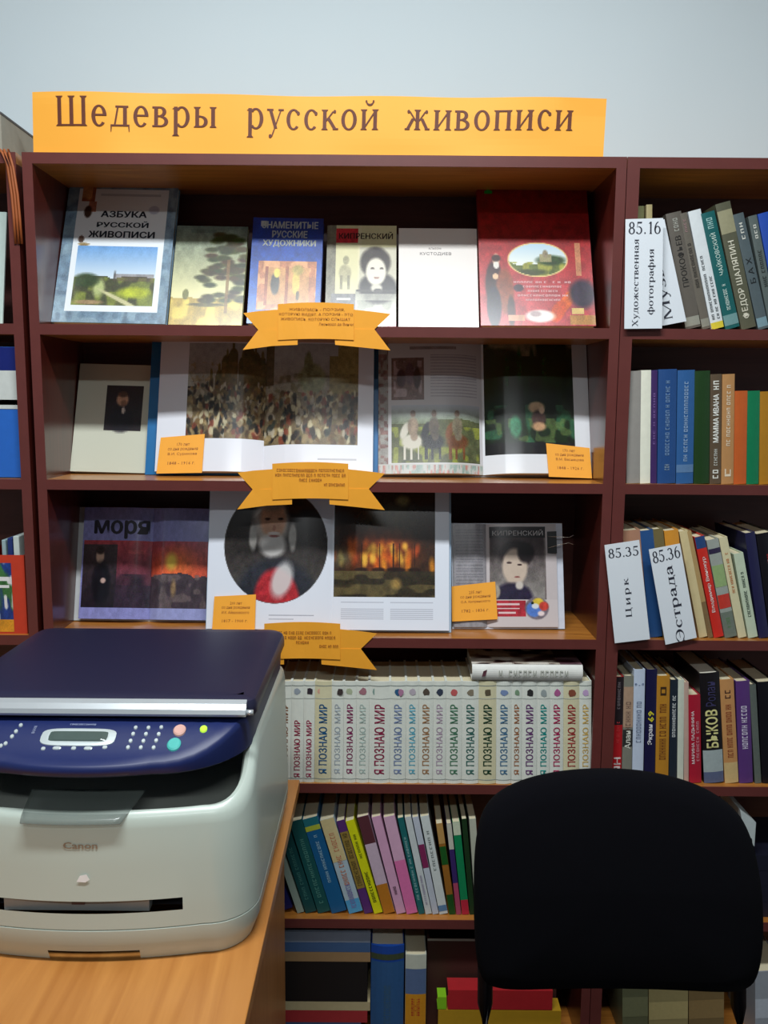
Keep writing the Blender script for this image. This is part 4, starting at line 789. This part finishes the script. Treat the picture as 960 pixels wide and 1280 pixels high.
V, Fc_ = join([(boxv(-.1, -.0, 0, .002, 0, hz), BF), (boxv(-.002, 0, .002, .16, 0, hz), BF), (boxv(-.1, -.098, .002, .16, 0, hz), BF), (boxv(-.1, 0, .002, .16, 0, .002), BF), (boxv(-.1, 0, .158, .16, 0, hz*1.05), BF)])
mesh('holder_shell', V, Fc_, mat((196, 60, 36), .45), rd)
p = Pic(30, 50, (60, 110, 60)); p.N(p.box(0, 0, 1, 1), (30, 60, 130), 5, 3, .45).N(p.box(0, 0, 1, 1), (220, 220, 220), 8, 5, .68).R(0, .82, 1, 1, (220, 150, 40)).R(.5, .2, .9, .26, (230, 230, 230)).R(.55, .32, .9, .36, (230, 230, 230))
sheet('label_print', p, lambda u, v: (-.085+.058*u, -.0006, .004+.145*v), rd)
for i, (c, lab) in enumerate([((196, 210, 206), 'white booklet rightmost in the red magazine holder'), ((30, 50, 110), 'navy booklet in the red magazine holder'), ((150, 176, 180), 'grey blue booklet in the red magazine holder')]):
    x1 = -.012-i*.014
    slab('booklet', lab, 'booklet', (rd.location.x+x1, .02, zz+.003), (0, 0, 0), .012-.002*i, .13, hz+.035-.004*i, mat(c, .4), kid='cover')
# archive box on top of the left bookcase
bx_ = xof(3, ZTOP, .005)
t = empty('archive_box', (bx_, .005, ZTOP+.0005), 'grey cardboard box on top of the left bookcase', 'box'); hb = zof(3, 140, .005)-ZTOP
box('carton', (-.3, 0, 0, .24, 0, hb-.004), mat((150, 146, 132), .8), t); box('lid', (-.302, .001, -.001, .241, hb-.004, hb), mat((84, 84, 84), .7), t)
# cords hanging in the gap
for i in range(3):
    xg = XL1-.004+.0056*i-.003
    pts = [(xg-.03+.003*i, .02, ZTOP+.004), (xg-.022+.002*i, .002, ZTOP+.004), (xg-.014, -.006, ZTOP-.004), (xg-.006, -.008, ZTOP-.03), (xg, -.008, ZTOP-.08), (xg+.001, -.006, ZTOP-.12), (xg+.0005*i, -.001, ZTOP-.17)]
    o_ = tube('cord', pts, .0026, mat((158, 84, 38), .6), None, 8)
    tag(o_, ['leftmost of three orange brown cords hanging over the left bookcase top', 'middle of three orange brown cords hanging over the left bookcase top', 'rightmost of three orange brown cords, beside the middle bookcase post'][i], 'cord', 'cords hanging between the bookcases')

# ------------------------------------------------------------------ table
TZ = .72; TX = -.170
tb = empty('table', (TX-.6, -.5, 0), 'light orange brown table carrying the printer', 'table')
box('tabletop', (-.6, .6, -.7, .47, TZ-.022, TZ), wood((170, 108, 50), (198, 136, 70), .35, 'Y', 3., 1.5, .2), tb, .002)
for x in (-.57, .55):
    box('side_panel', (x, x+.02, -.66, .44, 0, TZ-.022), wood((176, 112, 56), (200, 138, 76), .4, 'Z', 3.), tb)
box('modesty_panel', (-.55, .55, .38, .398, .3, TZ-.022), wood((176, 112, 56), (200, 138, 76), .4, 'X', 3.), tb)

# ------------------------------------------------------------------ printer
PX1, PCX = -.178, -.412; HWP = PX1-PCX; YF, YK = -.592, -.15
pr = empty('printer', (PCX, (YF+YK)/2, TZ+.001), 'beige and navy multifunction laser printer with control panel on the table', 'printer')
O = Vector(pr.location)
def plan(hw, yf, yk, rc, bow, rb=.02, nseg=10, nf=40):
    """closed outline, counterclockwise from the left front: front edge bowed outward"""
    P = []
    for i in range(nf+1):
        s = -1+2*i/nf; x = s*(hw-rc); P.append((x, yf-bow*(1-s*s)))
    for i in range(1, nseg+1):
        a_ = -math.pi/2+math.pi/2*i/nseg; P.append((hw-rc+rc*math.cos(a_), yf+rc+rc*math.sin(a_)))
    for i in range(0, 12): P.append((hw, yf+rc+(yk-rb-yf-rc)*(i+1)/12))
    for i in range(1, 5): a_ = math.pi/2*i/4; P.append((hw-rb+rb*math.cos(a_), yk-rb+rb*math.sin(a_)))
    P.append((-hw+rb, yk))
    for i in range(1, 5): a_ = math.pi/2+math.pi/2*i/4; P.append((-hw+rb+rb*math.cos(a_), yk-rb+rb*math.sin(a_)))
    for i in range(0, 12): P.append((-hw, yk-rb-(yk-rb-yf-rc)*(i+1)/12))
    for i in range(1, nseg): a_ = math.pi+math.pi/2*i/nseg; P.append((-hw+rc+rc*math.cos(a_), yf+rc+rc*math.sin(a_)))
    return P
def inset(P, d):
    n = len(P); Q = []
    for i in range(n):
        a_, b_ = Vector(P[i-1]), Vector(P[(i+1) % n]); t_ = (b_-a_).normalized(); Q.append((P[i][0]-t_.y*d, P[i][1]+t_.x*d))
    return Q
def rings(name, R, m, parent, cap=(True, True), hole=None, smooth=True):
    n = len(R[0]); V = [p for r in R for p in r]; Fc_ = []
    for j in range(len(R)-1):
        for i in range(n):
            k = (i+1) % n
            if hole and hole(j, i, R[j][i], R[j][k]): continue
            Fc_.append((j*n+i, j*n+k, (j+1)*n+k, (j+1)*n+i))
    if cap[0]: Fc_.append(tuple(range(n))[::-1])
    if cap[1]: Fc_.append(tuple(range((len(R)-1)*n, len(R)*n)))
    o = mesh(name, [tuple(Vector(p)-O) for p in V], Fc_, m, parent, smooth=smooth)
    if smooth:
        try: o.data.set_sharp_from_angle(angle=math.radians(38))
        except Exception: pass
    return o
BEI = mat((188, 200, 190), .38, .02, 8., 0, .25); NAVY = mat((20, 34, 86), .45, .05, 20.); NAVYL = mat((30, 30, 56), .45, .12, 300.)
def ring(P, z): return [(PCX+x, y, (z(x, y) if callable(z) else z)) for x, y in P]
base = plan(HWP, YF, YK, .07, .018)
def ss(t): t = min(max(t, 0), 1); return t*t*(3-2*t)
def zt(x, y): return .939+.070*ss((y-(YF+.015))/.10)
SEAM = .772; SL0, SL1 = .797, .815
sx_r = xof(227, .806, YF-.012)-PCX; sx_l = -sx_r
nx0, nx1 = xof(60, TZ, YF-.01)-PCX, xof(175, TZ, YF-.01)-PCX
def snap(P, xs):
    """move the nearest front points onto the given columns so that openings end cleanly"""
    P = list(P)
    for q in xs:
        i = min(range(41), key=lambda k: abs(P[k][0]-q)); s = q/(HWP-.07); P[i] = (q, P[i][1] if abs(P[i][0]-q) < 1e-6 else YF-.018*(1-min(1, s*s)))
    return P
base = snap(base, [sx_r, sx_l, nx0, nx1])
in_ = lambda d: inset(base, d)
R = [ring(in_(.012), TZ+.001), ring(in_(.006), TZ+.017), ring(in_(.001), TZ+.03), ring(base, SEAM-.0012), ring(in_(.0025), SEAM), ring(base, SEAM+.0012),
     ring(base, SL0), ring(base, SL1), ring(in_(.002), .86), ring(in_(.004), lambda x, y: zt(x, y)-.022), ring(in_(.006), lambda x, y: zt(x, y)-.01), ring(in_(.010), lambda x, y: zt(x, y)-.003),
     ring(in_(.016), zt), ring(in_(.022), lambda x, y: zt(x, y)-.003), ring(in_(.026), lambda x, y: zt(x, y)-.012), ring(in_(.030), .905)]
def hole(j, i, a_, b_):
    if i >= 40: return False
    xa_, xb_ = a_[0]-PCX, b_[0]-PCX
    if j == 6 and xa_ >= sx_l-.002 and xb_ <= sx_r+.002: return True
    if j == 0 and xa_ >= nx0-.004 and xb_ <= nx1+.004: return True
    return False
body = rings('body', R, BEI, pr, (False, False), hole)
tr = plan(HWP-.028, YF+.028, YK-.02, .05, .012)
rings('output_tray', [ring(tr, .902), ring(tr, lambda x, y: .906+.03*ss((y-YF-.05)/.3))], mat((168, 174, 166), .45, .05), pr, (True, True))
def lb2(name, b_, m, bev=0, par=pr): return box(name, (b_[0]-O.x, b_[1]-O.x, b_[2]-O.y, b_[3]-O.y, b_[4]-O.z, b_[5]-O.z), m, par, bev)
# manual feed slot and cassette recess
lb2('slot_cavity', (PCX+sx_l-.004, PCX+sx_r+.004, YF+.012, YF+.02, SL0-.004, SL1+.004), mat((20, 18, 26), .6))
lb2('slot_tray', (xof(34, .806, YF)-.03, xof(188, .806, YF), YF-.006, YF+.01, SL0-.003, SL1-.003), mat((150, 152, 150), .5), .001)
lb2('slot_latch', (xof(92, .806, YF), xof(108, .806, YF), YF-.0075, YF-.004, SL0+.007, SL1-.004), mat((90, 70, 72), .5))
cp = PCX+sx_r; rz = (SL1-SL0)/2
lb2('cassette_floor', (PCX+nx0-.004, PCX+nx1+.004, YF+.012, YF+.018, TZ+.001, TZ+.02), mat((120, 116, 104), .6))
# scanner unit
SU = plan(HWP-.010, YF-.012, YK, .125, .012, .03)
def zp(x, y): return 1.012+.034*ss((y-(YF-.02))/.085) if y < YF+.075 else 1.046
isu = lambda d: inset(SU, d)
rings('scanner_unit', [ring(isu(.03), .992), ring(isu(.008), .993), ring(isu(.002), .997), ring(SU, lambda x, y: zp(x, y)-.009), ring(isu(.001), lambda x, y: zp(x, y)-.003), ring(isu(.004), zp), ] +
      [ring(isu(.004+.012*k), lambda x, y: min(zp(x, y), 1.046)) for k in range(1, 8)], NAVY, pr, (True, True))
# lid
LY0 = YF+.068
LP = plan(HWP-.004, LY0, YK+.004, .02, .004, .03); il = lambda d: inset(LP, d)
crown = lambda x, y: 1.072+.004*(1-(x/HWP)**2)
rings('lid', [ring(il(.002), 1.047), ring(LP, 1.05), ring(LP, 1.062), ring(il(.003), lambda x, y: crown(x, y)-.003), ring(il(.009), crown), ring(il(.03), lambda x, y: crown(x, y)+.001)], NAVYL, pr, (True, True))
# silver grip strip along the lid front
xs0, xs1 = PCX-HWP+.012, xof(309, 1.065, LY0)
SIL = mat((206, 212, 216), .28, .04, 40., .55)
V = []
prof = [(.002, 1.053), (-.008, 1.053), (-.0105, 1.057), (-.008, 1.063), (-.002, 1.0695), (.006, 1.0735), (.006, 1.068)]
V = [(x-O.x, LY0+a_-O.y-.0065, b_-O.z) for x in (xs0, xs1) for a_, b_ in prof]; N = len(prof)
mesh('grip_strip', V, [(i, (i+1) % N, N+(i+1) % N, N+i)[::-1] for i in range(N)]+[tuple(range(N)), tuple(range(N, 2*N))[::-1]], SIL, pr)
tube('strip_pin', [Vector((xs1, LY0-.010, 1.058))-O, Vector((xs1+.010, LY0-.010, 1.058))-O], .004, SIL, pr)
# control panel furniture: plane of the sloping panel
def onpanel(px, py):
    best = None
    for k in range(120):
        y = YF-.02+.1*k/119; q = at(px, py, y); e = abs(q.z-zp(0, y))
        if best is None or e < best[0]: best = (e, q)
    q = best[1]; q.z = zp(0, q.y); return q
def pad(name, px, py, rx, ry, m, h_=.0022, n=14, sq=2.):
    c = onpanel(px, py); V = []
    for lv, sc_ in ((-.002, 1), (h_*.6, 1), (h_, .82)):
        for k in range(n):
            a_ = 2*math.pi*k/n; ca, sa = math.cos(a_), math.sin(a_)
            x = c.x+rx*sc_*math.copysign(abs(ca)**(2/sq), ca); y = c.y+ry*sc_*math.copysign(abs(sa)**(2/sq), sa)
            V.append(Vector((x, y, zp(0, y)+lv))-O)
    Fc_ = [(j*n+k, j*n+(k+1) % n, (j+1)*n+(k+1) % n, (j+1)*n+k) for j in range(2) for k in range(n)]+[tuple(range(2*n, 3*n))]
    return mesh(name, V, Fc_, m, pr)
SG = mat((196, 206, 206), .35, .05, 60, .3)
c = onpanel(98, 922)
pad('display_frame', 98, 922, .052, .0125, SG, .002, 28, 4); pad('display_screen', 98, 922, .041, .0075, mat((74, 88, 84), .2), .0032, 20, 8)
for i in range(3):
    for j in range(4): pad('key', 162+i*16+(3-j)*3.2-2, 910+j*8.3, .0028, .0026, SG, .002, 8)
for (x, y) in [(26, 907), (20, 915), (15, 921), (7, 930), (1, 933)]: pad('key', x, y, .0028, .0026, SG, .002, 8)
pad('stop_button', 224.5, 914, .0088, .0085, mat((206, 160, 148), .4), .0035, 18); pad('start_button', 217.5, 932, .0095, .009, mat((70, 176, 168), .4), .0035, 18); pad('power_lamp', 254.5, 912, .0052, .005, mat((170, 220, 60), .3, emit=.6), .0028, 14)
for (x, y, w_) in [(54, 936, .003), (71, 936, .006), (92, 936, .0035), (110, 936, .006), (131, 935, .0035)]: pad('key', x, y, w_, .0022, SG, .0016, 8, 3)
c0 = onpanel(104, 909)
for (x, y, w_, h_, s_) in [(104, 906.5, .036, .0026, 3), (109, 900, .08, .0022, 4), (43, 913, .004, .012, 5)]:
    c = onpanel(x, y); P_, Fq = fit(scribble(12, 1, s_), w_, h_, c.x, c.y); decal('lettering', (P_, Fq), lambda u, v: tuple(Vector((u, v, zp(0, v)+.0012))-O), mat((150, 160, 190) if s_ != 4 else (56, 70, 130), .5), pr)
# paper stop, smoky plastic over the lip
def lipz(y): return .9355+.010*ss((y-YF+.008)/.05)
xa_, xb_ = xof(25, .938, YF-.02), xof(150, .938, YF-.02); xc_, xd_ = xof(40, .95, YF+.045), xof(181, .95, YF+.045)
V = []; nn = 12; ZA_, ZB_ = zof(90, 1026, YF-.020)+.003, zof(110, 990, YF+.045)+.004
for j in range(nn+1):
    s = j/nn; y = YF-.022+.067*s; z_ = ZA_+(ZB_-ZA_)*s-.006*(1-min(1, s*5))**2
    for i in range(13):
        u = i/12; x0 = xa_*(1-s)+xc_*s; x1 = xb_*(1-s**.6)+xd_*s**.6; V.append(Vector((x0+(x1-x0)*u, y-.004*(1-(2*u-1)**2)*(1-s), z_))-O)
o_ = mesh('paper_stop', V, [(j*13+i, j*13+i+1, (j+1)*13+i+1, (j+1)*13+i) for j in range(nn) for i in range(12)], mat((130, 140, 134), .22, .05, 40, 0, .3, .5), pr, True)
md = o_.modifiers.new('s', 'SOLIDIFY'); md.thickness = .003
def front(px, py):
    y = YF-.017
    for _ in range(6):
        q = at(px, py, y); s = (q.x-PCX)/(HWP-.07); y = YF-.018*(1-min(1, s*s))+.0035
    return at(px, py, y)
c = front(100.5, 1056.5)
def fy(u): s = (u-PCX)/(HWP-.07); return YF-.018*(1-min(1, s*s))
P_, Fq = fit(sans('Canon', .025, 2), .047, .0095, c.x, c.z); decal('logo', (P_, Fq), lambda u, v: tuple(Vector((u, fy(u)+.0005+.004*ss((v-.83)/.08)-.002, v))-O), mat((150, 132, 112), .5), pr)
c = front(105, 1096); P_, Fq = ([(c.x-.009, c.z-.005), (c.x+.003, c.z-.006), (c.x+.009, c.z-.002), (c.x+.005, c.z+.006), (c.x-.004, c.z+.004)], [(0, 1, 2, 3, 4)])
decal('white_glint', (P_, Fq), lambda u, v: tuple(Vector((u, fy(u)-.0006, v))-O), mat((246, 250, 250), .3), pr)  # glint painted as a flat white patch on the printer front

# ------------------------------------------------------------------ chair
CY = -.43
ch = empty('chair', (xof(767, .5, CY), CY-.2, 0), 'black upholstered chair with a broad rounded back in front of the right bookcase', 'chair')
O = Vector(ch.location); FAB = mat((6, 6, 11), 1., .25, 500.); FAB.node_tree.nodes['Principled BSDF'].inputs['Specular IOR Level'].default_value = .12; MET = mat((24, 24, 32), .35, .05, 60., .3)
outline = [(600, 1208), (593, 1180), (590, 1130), (590, 1070), (594, 1030), (603, 1005), (622, 988), (655, 976), (700, 969), (750, 966.5), (800, 968), (845, 974), (885, 985), (912, 1000), (930, 1022), (938, 1055), (942, 1100), (943, 1150), (938, 1190), (928, 1212), (900, 1220), (840, 1223), (765, 1224), (690, 1222), (630, 1218)]
P = [at(765+(px-768)*.978, 1090+(py-1090)*(.975 if py > 1090 else 1), CY) for px, py in outline]; cx = sum(p.x for p in P)/len(P); cz = sum(p.z for p in P)/len(P)
# smooth outline by corner cutting
pts = [(p.x-cx, p.z-cz) for p in P]
for _ in range(2):
    q = []
    for i in range(len(pts)):
        a_, b_ = pts[i], pts[(i+1) % len(pts)]; q += [(.75*a_[0]+.25*b_[0], .75*a_[1]+.25*b_[1]), (.25*a_[0]+.75*b_[0], .25*a_[1]+.75*b_[1])]
    pts = q
def curve(x, z_): return .55*x*x*-1+.12*max(0, z_)      # wraps the sitter, leans back
lay = [(.0, .0), (.012, -.0), (.02, -.008), (.022, -.02), (.5, -.034), (.9, -.040)]
V, Fc_ = [], []; n = len(pts)
levels = [(1.0, .0), (1.012, -.012), (1.0, -.026), (.97, -.036), (.85, -.044), (.5, -.050), (.05, -.052)]
back = [(.97, .010), (.8, .014), (.05, .016)]
seq = back[::-1]+levels
for (s, y) in seq:
    for (x, z_) in pts: V.append((cx+x*s-O.x, CY+y+curve(x*s, z_*s)-O.y, cz+z_*s-O.z))
for j in range(len(seq)-1):
    for i in range(n): Fc_.append((j*n+i, j*n+(i+1) % n, (j+1)*n+(i+1) % n, (j+1)*n+i))
Fc_ += [tuple(range(n))[::-1], tuple(range((len(seq)-1)*n, len(seq)*n))]
mesh('backrest', V, [f[::-1] for f in Fc_], FAB, ch, smooth=True)
seatz = .455
sp = [(.21*math.copysign(abs(math.cos(a_))**.45, math.cos(a_)), .2*math.copysign(abs(math.sin(a_))**.45, math.sin(a_))) for a_ in [2*math.pi*k/40 for k in range(40)]]
V, Fc_ = [], []
for (s, z_) in [(.9, -.045), (1, -.035), (1.02, -.01), (.98, .01), (.85, .022), (.4, .028)]:
    for (x, y) in sp: V.append((x*s, -.115+y*s, seatz+z_))
for j in range(5):
    for i in range(40): Fc_.append((j*40+i, j*40+(i+1) % 40, (j+1)*40+(i+1) % 40, (j+1)*40+i))
Fc_ += [tuple(range(40))[::-1], tuple(range(200, 240))]
mesh('seat', V, Fc_, FAB, ch, smooth=True)
for sgn, px in ((-1, 608), (1, 928)):
    xt = xof(px, .56, CY)-O.x
    tube('back_post', [(xt, CY-O.y+.03, .80), (xt, CY-O.y+.022, .6), (xt, CY-O.y+.01, .52), (xt, CY-O.y-.02, .45), (xt, -.04, .415)], .0125, MET, ch)
    tube('leg', [(xt, -.26, .41), (xt, -.29, .2), (xt, -.31, .0)], .0115, MET, ch)
    tube('leg', [(xt, -.02, .41), (xt, .05, .2), (xt, .09, .0)], .0115, MET, ch)
    tube('seat_rail', [(xt, -.3, .405), (xt, .12, .405)], .0115, MET, ch)
xw = xof(608, .56, CY)-O.x; xe = xof(928, .56, CY)-O.x
tube('cross_rail', [(xw, -.22, .405), (xe, -.22, .405)], .01, MET, ch); tube('cross_rail', [(xw, .02, .405), (xe, .02, .405)], .01, MET, ch)
